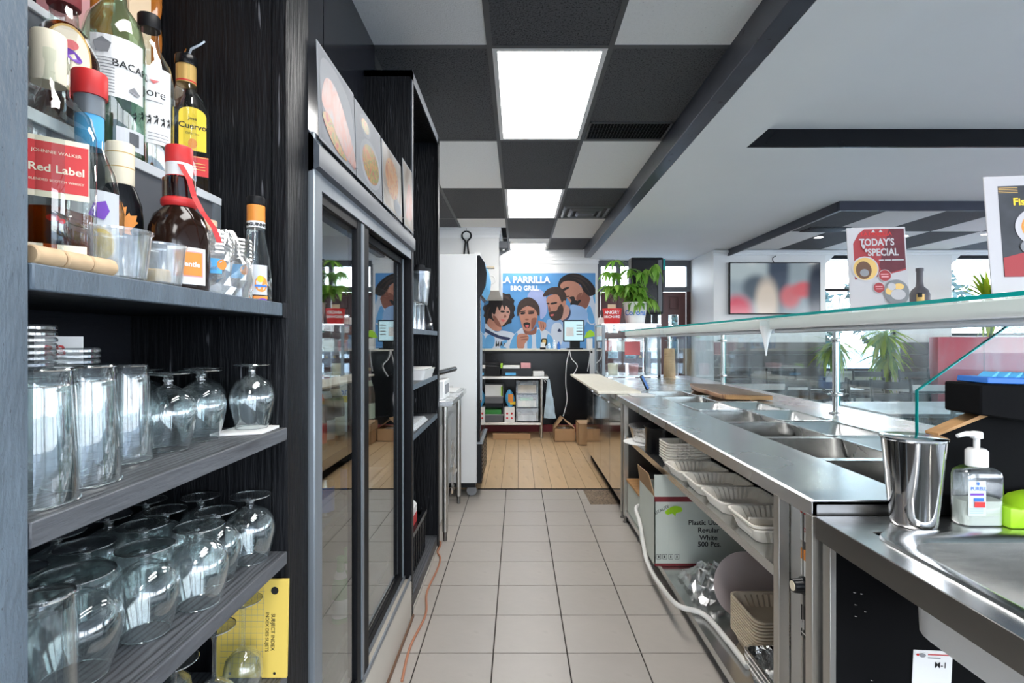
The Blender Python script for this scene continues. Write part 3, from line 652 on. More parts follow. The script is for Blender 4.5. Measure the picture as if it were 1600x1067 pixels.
for k in range(6):
    x = -.026+.0105*k; z_ = .090+.002*(k%2)
    fig += [[(x-.001,z_),(x+.004,z_+.005),(x+.003,z_-.007),(x+.001,z_-.001),(x-.003,z_-.008)],[(x-.004,z_+.006),(x+.004,z_+.004),(x+.0045,z_+.0055),(x-.003,z_+.0075)],[(x,z_+.006),(x+.003,z_+.006),(x+.003,z_+.010),(x,z_+.010)]]
s.poly('dancing_figures','ink',fig); s.rects('small_print','ink_grey',[(-.006,.068-.006*k,.026,.0692-.006*k) for k in range(3)])
t, c = bottle('gold_tequila_bottle', 'square tequila bottle with yellow label, red band and silver pour spout', 291, -.690, 1.593,
   [(.034,0),(.036,.005),(.036,.165),(.030,.19),(.0165,.212),(.0155,.225),(.0155,.262)], 'bottle_clear', 'liq_gold', .12, ('black_gloss',.021,.262,.282), sq=5, foil=[('gold',.0185,.224,.263),('red',.0187,.226,.229)])
s = face_sheet(c, (.60,-.80,0), .037, 0, t, False)
s.rects('label_panel','red',[(-.036,.028,.036,.068)]); s.rects('label_panel','gold',[(-.036,.0655,.036,.067)]); arch = [(-.016,.078),(.032,.078),(.032,.150)]+[(.008+.024*math.cos(a),.150+.016*math.sin(a)) for a in [math.pi*k/8 for k in range(9)]]+[(-.016,.150)]
s.poly('label_panel','yellow',[arch]); s.text('ink',[('Cuervo',.016,.008,.122,.02),('Jose',.009,.008,.140,.02),('ESPECIAL',.006,.008,.110)]); s.ell('label_seal','orange',[(.008,.092,.008,.010)]); s.rects('small_print','gold',[(-.005,.040,.030,.0415),(-.005,.046,.030,.0475),(-.005,.052,.030,.0535)])
m = MB().tube([c+Vector((0,0,.28)), c+Vector((.004,.004,.300)), c+Vector((.016,.018,.318)), c+Vector((.022,.024,.328))], [.007,.0065,.005,.0045], 8); m.build('pour_spout','chrome',t)
t, c = bottle('whisky_decanter', 'faceted whisky bottle with round gold label bearing a purple motif', 100, -.690, 1.593,
   [(.036,0),(.042,.008),(.048,.06),(.046,.12),(.030,.158),(.018,.172),(.0165,.20)], 'bottle_clear', 'liq_amber', .85, ('maroon',.021,.198,.235), seg=12)
s = face_sheet(c, (.72,-.69,0), .0475, 0, t)
s.ell('label_panel','gold',[(.0,.105,.030,.048)]); s.ell('label_panel','cream',[(.0,.105,.027,.044)]); s.poly('crown_print','purple',[smooth([(-.014,.112),(.010,.100),(.016,.106),(.002,.118)],4),[(-.022,.074),(-.004,.066),(-.002,.076),(-.020,.086)]]); s.ell('crown_print','red_soft',[(.004,.124,.008,.007)])
# tier two: boxes and tall slim bottles
tb = thing('gift_carton', 'tall beige gift carton standing on the top riser step', 'carton', (-.775, 1.02, 1.805)); MB().box(-.805,1.00,1.805,-.745,1.06,2.10).build('carton_body','beige',tb,bevel=.001); MB().box(-.806,.999,2.08,-.744,1.061,2.104).build('carton_lid','beige',tb)
tb = thing('pink_carton', 'pink bottle carton standing beside the amber twisted bottle', 'carton', (-.775, .89, 1.805)); MB().box(-.80,.865,1.805,-.75,.915,2.10).build('carton_body','pink',tb,bevel=.001); MB().box(-.802,.863,2.07,-.748,.917,2.104).build('carton_lid','red_soft',tb)
for px_, lb in ((200,'tall amber twisted-glass bottle between pink and beige cartons'),(254,'tall amber twisted-glass bottle against the shelf side panel')):
    d = .775*F/(CX-px_); d = min(d, 1.105) if px_ > 220 else .965; c = Vector((-.775, d if px_ < 220 else 1.098, 1.805)); t = thing('twisted_bottle', lb, 'bottle', c)
    rings = []
    for k in range(26):
        z_ = k*.0115; a0 = k*.22; r_ = .020 if k < 20 else .020-.002*(k-20)
        rings.append([c+Vector((r_*(1+.10*math.cos(4*(2*math.pi*q/20)-a0*4))*math.cos(2*math.pi*q/20), r_*(1+.10*math.cos(4*(2*math.pi*q/20)-a0*4))*math.sin(2*math.pi*q/20), z_)) for q in range(20)])
    MB().loft(rings, c0=True).build('body','amber',t); MB().lathe([(.011,.287),(.011,.31)], c, 12).build('cap','gold',t)
# deli cups, corks, bagged cups on the liquor shelf edge
def deli(px, X, label, rim=.047, h=.066):
    d = X*F/(px-CX); c = Vector((X,d,Z1+.001)); t = thing('deli_cup', label, 'plastic cup', c)
    MB().lathe([(0,.001),(rim*.80,.001),(rim*.82,.004),(rim*.97,h-.006),(rim,h-.004),(rim*1.04,h-.003),(rim*1.04,h),(rim*.98,h),(rim*.95,h-.008),(rim*.79,.004),(0,.003)], c, 32).build('cup_wall','cup_clear',t)
    return t, c
t, c = deli(188, -.530, 'empty clear plastic deli cup standing beside the loose corks', .036, .066)
t, c = deli(251, -.5255, 'clear plastic deli cup holding a gold screw cap', .033, .060)
MB().lathe([(.016,.006),(.017,.008),(.017,.022),(.015,.024)], c+Vector((-.005,0,0)), 20).build('screw_cap','gold',t)
for k,(px_,X_,a) in enumerate(((.563,-.511,1.45),(.600,-.511,1.5),(.637,-.511,1.4))):
    c = Vector((X_,px_,Z1+.0115)); t = thing('wine_cork', 'loose wine cork lying by the clear deli cups', 'cork', c, 'loose corks on the liquor shelf')
    u = Vector((math.cos(a)*.3,math.sin(a),0)).normalized()*.017
    MB().tube([c-u, c-u*.9, c+u*.9, c+u], [.009,.0105,.0105,.009], 14).build('cork_body','cork',t); MB().tube([c+u, c+u*1.04], .0088, 14).build('cork_end','beige',t)
bg_ = thing('bag_of_cups', 'crinkled clear bag of stacked printed plastic cups', 'bag of cups', P(352,455,.95))
cups = [(333,-.545,.033),(369,-.540,.029)]
for px_, X_, r_ in cups:
    d = X_*F/(px_-CX); c = Vector((X_,d,Z1+.002)); m = MB(); pr = [(r_*.72,0),(r_*.74,.002),(r_*.98,.068)]
    for k in range(6): pr += [(r_*1.03,.070+.007*k),(r_*1.06,.072+.007*k),(r_*.99,.076+.007*k)]
    m.lathe(pr, c, 24).build('cup_stack','cup_clear',bg_)
    s = face_sheet(c, (.6,-.8,0), r_*.97, 0, bg_); s.rects('cup_print','cyan',[(-.022,.036,.010,.062)]); s.ell('cup_print','orange',[(.010,.052,.008,.009)])
rings = []; random.seed(11)
cc = Vector((-.545,.968,Z1+.001))
for k in range(9):
    z_ = k*.0155; f = 1 if k < 5 else 1-.17*(k-4)
    rings.append([cc+Vector((.040*f*math.cos(a)*(1+random.uniform(-.10,.07)), .068*f*math.sin(a)*(1+random.uniform(-.10,.07)), z_+random.uniform(-.004,.004)*(k>0))) for a in [2*math.pi*q/30 for q in range(30)]])
MB().loft(rings).build('bag_film','bag_film',bg_, smooth=False)

# ---- glassware
def lathe_me(name, prof, mat, seg=32, flute=0, rims=None):
    m = MB().lathe(prof, (0,0,0), seg)
    if flute:
        for v in m.v:
            r = math.hypot(v.x, v.y); a = math.atan2(v.y, v.x)
            if v.z < flute[1] and r > .01: f = 1-flute[2]*abs(math.sin(flute[0]*a/2)); v.x *= f; v.y *= f
    if rims:
        for R_,z_,t_ in rims:
            n = seg; k = 6; vs = []; fs = []
            for i in range(n):
                A = 2*math.pi*i/n
                for j in range(k):
                    B = 2*math.pi*j/k; rr_ = R_+t_*math.cos(B); vs.append((rr_*math.cos(A), rr_*math.sin(A), z_+t_*math.sin(B)))
            for i in range(n):
                for j in range(k): fs.append((i*k+j, i*k+(j+1)%k, ((i+1)%n)*k+(j+1)%k, ((i+1)%n)*k+j))
            m.add(vs, fs, 1)
    return m.mesh(name, [mat,'glass_rim'])
def snifter_prof(h, R):
    o = [(.70,0),(.86,.18),(.99,.40),(1.0,.50),(.93,.62),(.70,.74),(.36,.81),(.17,.84),(.14,.90),(.18,.945),(.50,.965),(.82,.985),(.83,1.0),(0,.985)]
    i = [(.68,0),(.84,.18),(.965,.40),(.97,.50),(.89,.615),(.62,.735),(0,.80)]
    return [(R*r, h*z) for r,z in reversed(i)]+[(R*r, h*z) for r,z in o]
def wine_prof(h, R):
    o = [(.80,0),(.97,.16),(1.0,.26),(.88,.38),(.50,.46),(.14,.50),(.10,.56),(.10,.86),(.20,.94),(.70,.975),(.95,.99),(.95,1.0),(0,.99)]
    i = [(.78,0),(.95,.16),(.97,.26),(.84,.375),(.4,.45),(0,.47)]
    return [(R*r, h*z) for r,z in reversed(i)]+[(R*r, h*z) for r,z in o]
def tumbler_prof(h, R):
    return [(0,h*.90),(R*.78,h*.90),(R*.80,h*.86),(R*.97,0),(R,0),(R*.90,h*.80),(R*.84,h*.97),(R*.80,h),(0,h)]
G_SN = [lathe_me('glass_body', snifter_prof(h_,r_), 'ware', rims=[(r_*.825,h_*.992,.0012),(r_*.69,.0008,.0009),(r_*.16,h_*.90,.0016)]) for h_,r_ in ((.132,.043),(.135,.047),(.140,.055))]
G_TU = (lathe_me('glass_body', tumbler_prof(.155,.042), 'ware', 36, (12,.14,.035), [(.042*.82,.153,.0015),(.0413,.001,.0010),(.0345,.135,.0012)]), lathe_me('glass_body', tumbler_prof(.150,.036), 'ware', 32, 0, [(.036*.82,.148,.0014),(.0355,.001,.0010)]))
G_WI = lathe_me('glass_body', wine_prof(.19,.037), 'ware', rims=[(.037*.95,.1895,.0011),(.037*.79,.0008,.0009)])
G_HI = lathe_me('glass_body', tumbler_prof(.168,.034), 'ware', 24, (8,.15,.07), [(.034*.82,.166,.0016),(.0335,.001,.001)])
def glass(me, name, label, group, x, y, z):
    o = bpy.data.objects.new(name, me); COL.objects.link(o); o.location = (x,y,z); o.rotation_euler[2] = random.uniform(0,6); return tag(o, label, 'glass', group)
LT = ('tall ribbed tumbler upside down on the upper glass shelf', 'tumblers on the upper glass shelf')
for x,y in ((-.572,.686),(-.556,.600),(-.660,.640),(-.660,.735)): glass(G_TU[0], 'tumbler', *LT, x, y, Z2+.001)
LT2 = ('plain narrow tumbler upside down beside the upper snifters', 'narrow tumblers on the upper glass shelf')
for x,y in ((-.612,.812),(-.690,.835),(-.765,.815),(-.775,.735)): glass(G_TU[1], 'narrow_tumbler', *LT2, x, y, Z2+.001)
LS = ('stemmed snifter glass upside down on the upper glass shelf', 'snifters on the upper glass shelf')
for x,y in ((-.600,.895),(-.600,.986),(-.645,1.070),(-.694,.938),(-.735,1.028),(-.785,.92)): glass(G_SN[0], 'snifter_glass', *LS, x, y, Z2+.001)
glass(G_SN[0], 'snifter_glass', 'stemmed snifter glass upside down on the folded white napkin', None, -.553, 1.085, Z2+.007)
tag(MB().prism([(-.60,1.015),(-.512,1.045),(-.515,1.125),(-.60,1.125)], lambda u,v,w: (u,v,Z2+.001+.005*w)).build('napkin','paper'), 'folded white paper napkin lying under an upper-shelf snifter', 'napkin')
# cup lids and a label card resting on the tumblers
for (x,y,r_,n_,h_,lb,nm) in ((-.58,.607,.034,7,.05,'tall stack of clear plastic lids resting on the ribbed tumblers','lid_stack'),(-.592,.690,.032,3,.022,'low stack of clear plastic lids in front of the printed card','lid_stack')):
    t = thing(nm, lb, 'lids', (x,y,Z2+.157)); 
    for k in range(n_): MB().lathe([(r_*.9,0),(r_,.001),(r_,.004),(r_*.93,.0065),(0,.0065)], (x,y,Z2+.157+k*h_/n_), 28).build('plastic_lid','cup_clear',t)
t = thing('printed_card', 'small white card with red lettering propped on the tumblers', 'card', (-.62,.70,Z2+.157))
n = Vector((.66,-.75,0)); r = Vector((.75,.66,0)); s = Sheet(Vector((-.640,.690,Z2+.1575)), r, (0,0,1), t)
MB().obox(s.o, s.r, s.u, -s.n, .050, .036, .002).build('card_board','paper',t); s.text('red',[('RB',.020,.020,.010,.02)])
LB = ('wide snifter glass upside down on the lower glass shelf', 'snifters on the lower glass shelf')
for x,y,k in ((-.600,.705,2),(-.580,.812,1),(-.553,.904,1),(-.575,.993,0),(-.682,.615,2),(-.705,.725,1),(-.680,.820,1),(-.653,.910,1),(-.676,1.0,0),(-.660,1.086,0),(-.785,.56,1),(-.79,.66,1),(-.79,.765,1),(-.77,.87,1),(-.757,.965,0),(-.755,1.06,0)): glass(G_SN[k], 'wide_snifter', *LB, x, y, Z3+.001)
glass(G_SN[1], 'wide_snifter', 'wide snifter glass upside down in the lower shelf corner by the side panel', None, -.556, 1.083, Z3+.001)
glass(G_HI, 'highball_glass', 'tall faceted highball glass at the front of the lower glass shelf', None, -.537, .590, Z3+.001)
for k,(px_,py_) in enumerate(((380,938),(335,980),(272,1033))):
    d = (H-Z4-.19)*F/(py_-CY); x = (px_-CX)/F*d
    glass(G_WI, 'wine_glass', 'long-stemmed wine glass upside down beside the yellow index pad', 'wine glasses on the bottom shelf', x, d, Z4+.001)
for x,y in ((-.66,.99),(-.68,.88),(-.62,.80)): glass(G_WI, 'wine_glass', 'long-stemmed wine glass upside down beside the yellow index pad', 'wine glasses on the bottom shelf', x, y, Z4+.001)
# yellow index pad
t = thing('index_pad', 'yellow ruled index pad leaning against the shelving side panel', 'notepad', (-.56,1.11,Z4))
s = Sheet((-.642,1.108,Z4+.002), (1,0,0), (0,.045,1), t)
m = MB(); m.obox(s.o, s.r, s.u, -s.n, .150, .205, .006); m.build('pad_sheets','pad_yellow',t)
s.rects('ruled_lines','ink_grey',[(.010+.0125*k,.02,.0106+.0125*k,.19) for k in range(8)]+[(.008,.03+.0125*k,.100,.0306+.0125*k) for k in range(13)])
s.text('ink',[('SUBJECT INDEX',.011,.116,.095,.01),('INDEX DES SUJETS',.010,.104,.095,.01)], rot=-math.pi/2); s.ell('round_logo','ink',[(.122,.182,.008,.008)]); s.ell('punch_hole','ink',[(.030,.010,.003,.003),(.125,.010,.003,.003)])

# ---- two-door display cooler
XF = -.49; C0, C1 = 1.25, 2.43
ck = thing('display_cooler', 'black two-door glass-front drinks cooler with food photos along its top', 'cooler', (-.8,1.84,0))
MB().box(-1.15,C0+.01,.06,-1.12,C1,1.80).box(-1.15,C0+.01,1.77,-.54,C1,1.80).box(-1.15,C0+.01,.06,XF-.06,C1,.16).box(-1.15,C0+.01,.06,-.56,C0+.03,1.80).box(-1.15,C1-.02,.06,-.56,C1,1.80).build('cabinet','black_satin',ck)
MB().box(-.56,C0+.005,0,XF+.001,C0+.055,1.79).build('frame_post','alu_frame',ck,bevel=.003)
MB().box(-.56,C1-.03,0,XF,C1,1.79).build('frame_post','cooler_black',ck,bevel=.003)
MB().prism([(XF+.012,1.705),(XF+.012,1.755),(XF-.02,1.80),(-.56,1.80),(-.56,1.69),(XF-.02,1.69)], lambda u,v,w: (u, C0+.005+(C1-C0-.005)*w, v)).build('header_rail','alu_head',ck)
MB().prism([(XF,.005),(XF,.175),(XF-.012,.19),(-.57,.19),(-.57,.005)], lambda u,v,w: (u, C0+.005+(C1-C0-.005)*w, v)).build('kick_plate','kick',ck)
for x in (-.494,-.5215,-.551):
    MB().box(x-.003,C0+.05,.19,x+.003,C1-.03,.206).build('door_track','alu_frame',ck); MB().box(x-.003,C0+.05,1.66,x+.003,C1-.03,1.70).build('door_track','alu_frame',ck)
MB().box(-.56,C0+.04,1.66,-.50,C1-.03,1.692).build('track_box','cooler_black',ck)
MB().box(-.56,C0+.05,.02,XF-.003,C0+.06,.03).build('dark_foot_strip','black_matte',ck); MB().box(XF,C0+.01,0,XF+.007,C1,.014).build('dark_foot_strip','brown',ck)  # thin dark strips along the foot of the kick plate
def sliding(y0, y1, x, w0, w1):
    m = MB(); z0, z1 = .205, 1.665; fr = MB()
    fr.box(x-.012,y0,z0,x+.012,y0+w0,z1).box(x-.012,y1-w1,z0,x+.012,y1,z1).box(x-.011,y0+w0,z0,x+.011,y1-w1,z0+.035).box(x-.011,y0+w0,z1-.035,x+.011,y1-w1,z1)
    d = fr.build('sliding_door','cooler_black',ck,bevel=.002)
    MB().box(x-.003,y0+w0,z0+.035,x+.003,y1-w1,z1-.035).build('door_glass','cooler_glass',d)
    MB().box(x+.012,y1-w1*.7,z0+.01,x+.017,y1-w1*.55,z1-.01).build('edge_channel','alu_frame',d)
    return d
sliding(C0+.055, 1.735, -.508, .012, .125); sliding(1.67, C1-.03, -.535, .12, .06)
for z in (.26,.70,.93,1.25,1.50):
    o = MB().box(-1.1,C0+.04,z,-.60,C1-.03,z+.006).build('wire_shelf','steel_dark',ck)
    MB().box(-.605,C0+.04,z-.012,-.597,C1-.03,z+.012).build('price_rail','steel_dark',o)
# photos above the doors
for k,(y0,y1,z1,nm,lb) in enumerate(((1.262,1.545,2.015,'food_photo','large food photo of pink sausages nearest the black shelf post'),(1.555,1.845,2.01,'food_photo','food photo of a salad plate fixed above the cooler doors'),(1.862,2.165,2.01,'food_photo','food photo of an orange rice dish fixed above the cooler'),(2.205,2.40,2.06,'food_photo','narrow food photo beside the tall black shelf unit'))):
    t = thing(nm, lb, 'photo print', (XF+.012,(y0+y1)/2,1.785), 'food photos above the cooler')
    s = Sheet((XF+.010,y0,1.775), (0,1,0), (-.03,0,1), t); w = y1-y0; h = z1-1.775
    MB().obox(s.o, s.r, s.u, -s.n, w, h, .002).build('print_sheet','print_pale',t)
    if k == 0:
        s.rects('backdrop_print','print_grey',[(.006,.006,w-.006,h-.006)]); s.poly('plate_print','print_pale',[smooth([(.02,.20),(.12,.225),(.24,.19),(.275,.10),(.25,.03),(.14,.02),(.03,.06)],4)])
        s.poly('sausage_print','food_meat',[smooth([(.02,.10),(.05,.17),(.12,.18),(.20,.13),(.275,.05),(.27,.012),(.18,.03),(.09,.07)],5)]); s.poly('sausage_print','food_salad',[smooth([(.02,.07),(.07,.085),(.14,.042),(.20,.014),(.12,.012),(.05,.04)],4)])
    elif k == 1:
        s.rects('backdrop_print','print_grey',[(.006,.006,w-.006,h-.006)]); s.ell('plate_print','print_pale',[(.155,.085,.118,.075),(.10,.190,.06,.032)]); s.ell('salad_print','food_salad',[(.155,.085,.095,.060),(.10,.190,.042,.02)])
    elif k == 2:
        s.rects('backdrop_print','food_table',[(.006,.006,w-.006,h-.006)]); s.ell('dish_print','food_rice',[(.14,.130,.10,.075)]); s.ell('side_print','print_pale',[(.22,.04,.06,.03)])
    else:
        s.rects('backdrop_print','food_table',[(.006,.006,w-.006,h-.006)]); s.poly('dish_print','food_meat',[smooth([(.03,.05),(.10,.20),(.17,.18),(.16,.06)],4)])
    MB().lathe([(0,0),(.006,.002),(0,.004)], (XF+.013,y1-.012,1.79), 8).build('clear_tab','chrome',t)
# drinks inside the cooler
def beer(x, y, z, label, group, glassm='brown', lab='red', cap='red'):
    c = Vector((x,y,z)); t = thing('beer_bottle', label, 'bottle', c, group)
    MB().lathe([(.029,0),(.0305,.003),(.0305,.12),(.026,.145),(.014,.18),(.0125,.225)], c, 20).build('body',glassm,t)
    MB().lathe([(.0142,.222),(.0142,.231),(.011,.234)], c, 16).build('cap',cap,t); MB().lathe([(.0309,.02),(.0309,.085)], c, 20).build('label_wrap',lab,t); MB().lathe([(.0225,.157),(.0160,.180)], c, 20).build('neck_label',lab,t)
for k,(x,y) in enumerate(((-.646,1.60),(-.646,1.675),(-.646,1.75),(-.715,1.70))): beer(x,y,.937,'dark beer bottle with red cap and red label inside the cooler','beer bottles inside the cooler', 'brown', 'red' if k%2 else 'paper')
for k,(x,y) in enumerate(((-.64,1.83),(-.72,1.80),(-.70,2.25),(-.64,2.22))): beer(x,y,.937,'brown beer bottle with cream label inside the cooler second door','cream-label bottles inside the cooler', 'brown', 'cream', 'gold')
for k,y in enumerate((1.98,2.06,1.90)): beer(-.646,y,.267,'green beer bottle inside the lower cooler shelf','green bottles inside the cooler', 'green', 'paper', 'green')
t = thing('ice_bucket', 'white metal bucket with dark blue lettering inside the cooler', 'bucket', (-.72,2.04,.937)); c = Vector((-.72,2.04,.937))
MB().lathe([(.075,0),(.078,.002),(.098,.19),(.101,.192),(.101,.20),(.096,.20),(.074,.006),(0,.005)], c, 32).build('pail','paper',t); MB().lathe([(.0915,.115),(.0945,.14)], c, 32).build('band','yellow',t)
s = face_sheet(c, (.75,-.66,0), .0925, 0, t); s.text('blue',[('Corona',.036,0,.145,.01)], lift=.004)
for k,(x,y) in enumerate(((-.64,1.98),(-.64,2.06),(-.64,1.72))):
    c = Vector((x,y,.707)); t = thing('drink_can','silver and blue drink can on a lower cooler shelf','can',c,'cans inside the cooler'); MB().lathe([(.024,0),(.033,.008),(.033,.112),(.026,.122),(.026,.124),(0,.122)], c, 24).build('can_body','steel',t); MB().lathe([(.0334,.02),(.0334,.10)], c, 24).build('can_wrap','blue',t)

# ---- tall narrow shelf unit beyond the cooler
T0, T1 = 2.435, 3.28
tu = thing('tall_shelf_unit', 'tall narrow black wood-grain shelf unit standing past the cooler', 'shelf unit', (-.75,2.86,0))
MB().box(-1.0,T0,0,XS,T0+.03,2.55).build('side_panel','black_wood',tu); MB().box(-1.0,T1-.03,0,XS,T1,2.55).build('side_panel','black_wood',tu)
MB().box(-1.0,T0,2.52,XS,T1,2.55).build('top_board','black_wood',tu); MB().box(-1.02,T0,0,-1.0,T1,2.55).build('back_panel','black_wood',tu)
MB().box(XS,T0,0,XS+.006,T0+.03,2.55).build('edge_strip','alu_head',tu); MB().box(XS,T0,2.505,XS+.006,T1,2.552).build('edge_strip','alu_head',tu); MB().box(XS,T1-.06,0,XS+.006,T1,2.55).build('edge_strip','black_wood',tu)
for z in (1.344,1.075,.835): 
    o = MB().box(-1.0,T0+.03,z-.02,XS-.005,T1-.03,z).build('shelf_board','grey_shelf',tu); MB().box(XS-.005,T0+.03,z-.024,XS+.002,T1-.06,z+.001).build('edge_strip','daylit_edge',o)
MB().box(-1.0,T0+.03,0,XS,T1-.03,.075).build('plinth','grey_shelf',tu)
MB().box(XS-.02,T0,0,XS+.004,T1,.02).build('floor_strip','kick',tu)
for k,(y,z) in enumerate(((2.70,1.345),(2.82,1.345),(2.95,1.345),(2.76,1.515),(2.90,1.515))):
    if z < 1.4: glass(G_TU[1], 'stacked_tumbler', 'clear tumbler stacked in the tall black shelf unit', 'tumblers in the tall shelf unit', -.56, y, z)
t = thing('blender', 'small black-based blender with clear ribbed jar on the tall unit', 'blender', (-.60,3.10,1.345)); c = Vector((-.585,3.10,1.345))
MB().lathe([(.075,0),(.078,.01),(.070,.07),(.050,.14),(.048,.15)], c, 24, sq=4).build('motor_base','black_gloss',t); MB().lathe([(.045,.15),(.05,.16),(.065,.34),(.066,.35),(.062,.35),(.046,.17),(0,.16)], c, 24).build('jar','cup_clear',t); MB().lathe([(.066,.35),(.066,.37),(.03,.375),(.03,.39)], c, 24).build('lid','black_satin',t)
MB().lathe([(.018,0),(.02,.01),(.018,.012)], c+Vector((.064,-.045,.03)), 12).build('speed_knob','chrome',t)
t = thing('foam_tray', 'white foam box lying on the middle board of the tall unit', 'box', (-.6,2.9,1.076)); MB().loft([rrect(.16,.30,.02,1.076,-.585,2.92),rrect(.19,.33,.02,1.125,-.585,2.92),rrect(.195,.335,.02,1.13,-.585,2.92),rrect(.18,.32,.02,1.13,-.585,2.92),rrect(.15,.29,.02,1.082,-.585,2.92)], c0=True).build('tray_shell','plastic_white',t); MB().box(-.665,2.78,1.131,-.505,3.06,1.136).build('tray_lid','plastic_white',t)
for k in range(5): tag(MB().box(-.72+.01*k,2.60+.013*k,.8355+.003*k,-.515-.006*k,2.98+.01*k,.838+.003*k).build('menu_sheet','paper_cool'), 'loose paper sheet piled on the low board of the tall unit', 'paper', 'papers in the tall unit')
t = thing('file_crate', 'black plastic crate standing at the foot of the tall unit', 'crate', (-.62,2.75,.075)); m = MB().box(-.76,2.50,.076,-.54,3.02,.082)
for a in ((-.76,2.50,-.75,3.02),(-.55,2.50,-.54,3.02),(-.75,2.50,-.55,2.51),(-.75,3.01,-.55,3.02)): m.box(a[0],a[1],.08,a[2],a[3],.30)
m.build('crate_shell','black_satin',t); MB().box(-.77,2.49,.285,-.53,2.51,.31).box(-.77,3.01,.285,-.53,3.03,.31).box(-.77,2.51,.285,-.75,3.01,.31).box(-.55,2.51,.285,-.53,3.01,.31).build('crate_rim','black_gloss',t)
for k in range(10): MB().box(-.539,2.54+.05*k,.10,-.534,2.55+.05*k,.28).build('crate_rib','black_gloss',t)
t = thing('milk_carton', 'red and white carton with yellow lettering ONE in the black crate', 'carton', (-.60,2.80,.083)); c = Vector((-.597,2.80,.083))
MB().box(-.642,2.755,.083,-.552,2.845,.40).build('carton_body','paper',t); MB().box(-.643,2.754,.26,-.551,2.846,.36).build('red_band','red',t); MB().prism([(-.642,.40),(-.552,.40),(-.597,.45)], lambda u,v,w: (u,2.755+.09*w,v)).build('gable_top','paper',t); MB().box(-.600,2.755,.445,-.594,2.845,.475).build('gable_fin','paper',t)
s = Sheet((-.597,2.7535,.28), (1,0,0), (0,0,1), t); s.text('yellow',[('ONE',.042,0,.012,.02)]); s.rects('yellow_band','yellow',[(-.035,.125,.035,.145)])
# orange extension cord along the foot of the cooler
pts = [onZ(x,y,.006) for x,y in ((628,1064),(641,1010),(665,960),(667,925),(683,890),(688,872),(684,862),(689,848))]+[Vector((-.530,3.335,.006)),Vector((-.62,3.33,.006))]
tag(MB().tube(curve(pts,6), .0055, 8).build('extension_cord','orange_cord'), 'thin orange extension cord snaking along the tiles by the cooler', 'cord')
# ================================================================ right side: steam table, sneeze guard, sink
XA, ZT = .75, .879
SY0, SY1 = 1.33, 5.72
stb = thing('steam_table', 'long stainless steam table with open wells and two undershelves', 'steam table', (1.2,3.4,0))
# front ledge with folded edge, rear ledge, tray slide
MB().prism([(XA,ZT-.006),(XA+.006,ZT),(1.04,ZT),(1.04,ZT-.012),(XA+.012,ZT-.012),(XA+.012,ZT-.045),(XA,ZT-.045)], lambda u,v,w: (u,SY0+(SY1-SY0)*w,v)).build('front_ledge','steel_top',stb)
MB().box(XA+.001,SY0,ZT-.045,1.04,SY0+.004,ZT-.004).build('ledge_end','steel_dark',stb)
MB().box(1.60,SY0,ZT-.02,1.80,6.3,ZT).build('rear_ledge','steel_top',stb,bevel=.002)
MB().box(1.80,SY0,ZT-.035,2.06,6.3,ZT-.012).build('tray_slide','steel_top',stb,bevel=.003)
NB, BP, BY = 7, .41, 1.40
for k in range(NB+1):
    y = BY+BP*k
    MB().box(1.035,y-(.04 if k else .069),ZT-.014,1.605,y,ZT-.0005).build('divider_bar','steel',stb)
yE = BY+BP*NB
MB().box(1.035,yE-.001,ZT-.014,1.605,SY1,ZT-.0005).build('deck_plate','steel_top',stb)
wellm = MB(); wx0, wx1, wy0, wy1, wd_ = 0, .565, 0, BP-.04, .20
wellm.add([(wx0,wy0,0),(wx1,wy0,0),(wx1,wy1,0),(wx0,wy1,0),(wx0+.012,wy0+.012,-wd_),(wx1-.012,wy0+.012,-wd_),(wx1-.012,wy1-.012,-wd_),(wx0+.012,wy1-.012,-wd_)], [(4,5,6,7),(0,1,5,4),(1,2,6,5),(2,3,7,6),(3,0,4,7)])
well_me = wellm.mesh('well','steel',smooth=False)
for k in range(NB): inst(well_me,'well',stb,Matrix.Translation(Vector((1.0375,BY+BP*k,ZT-.004))-stb.location))
MB().box(1.02,SY0+.02,.66,1.03,SY1,ZT-.03).box(1.61,SY0+.02,.0,1.62,SY1,ZT-.03).build('housing_panel','black_satin',stb)
MB().box(1.03,SY0+.02,.655,1.61,SY1,.665).build('housing_floor','steel_dark',stb)
# legs and shelves
for x,y in ((.765,1.345),(.765,1.515),(.765,3.70),(.765,3.80),(1.58,1.345),(1.58,3.75)):
    o = MB().box(x-.016,y-.016,.05,x+.016,y+.016,ZT-.04).build('leg','steel_leg',stb,bevel=.002)
    MB().lathe([(.012,.05),(.012,.012),(.020,.010),(.020,0)], (x,y,0), 12).build('levelling_foot','steel_dark',o)
for z,nm in ((.62,'mid_shelf'),(.092,'bottom_shelf')):
    MB().prism([(XA+.008,z-.032),(XA+.008,z),(1.58,z),(1.58,z-.004),(XA+.012,z-.004),(XA+.012,z-.032)], lambda u,v,w: (u,1.50+2.22*w,v)).build(nm,'steel',stb)
cp = MB().box(.782,1.362,.10,.80,1.498,ZT-.045).build('control_panel','steel_mirror',stb)
MB().box(.779,1.424,.10,.783,1.430,ZT-.045).build('panel_seam','steel_dark',cp)
s = Sheet((.7815,1.36,0), (0,-1,0), (0,0,1), cp)
def onp(px,py): p = onX(px,py,.7815); return (1.36-p.y, p.z)
a0,b0 = onp(1251,842); a1,b1 = onp(1265,806); s.rects('warning_label','paper',[(a0,b0,a1,b1)]); s.text('red',[('D',.016,(a0+a1)/2,(b0+b1)/2-.012,.02)]); s.rects('label_edge','red',[(a0,b1-.004,a1,b1)])
a0,b0 = onp(1252,896); a1,b1 = onp(1265,864); s.rects('warning_label','paper',[(a0,b0,a1,b0+(b1-b0)*.6)]); s.rects('warning_label','orange',[(a0,b0+(b1-b0)*.6,a1,b1)])
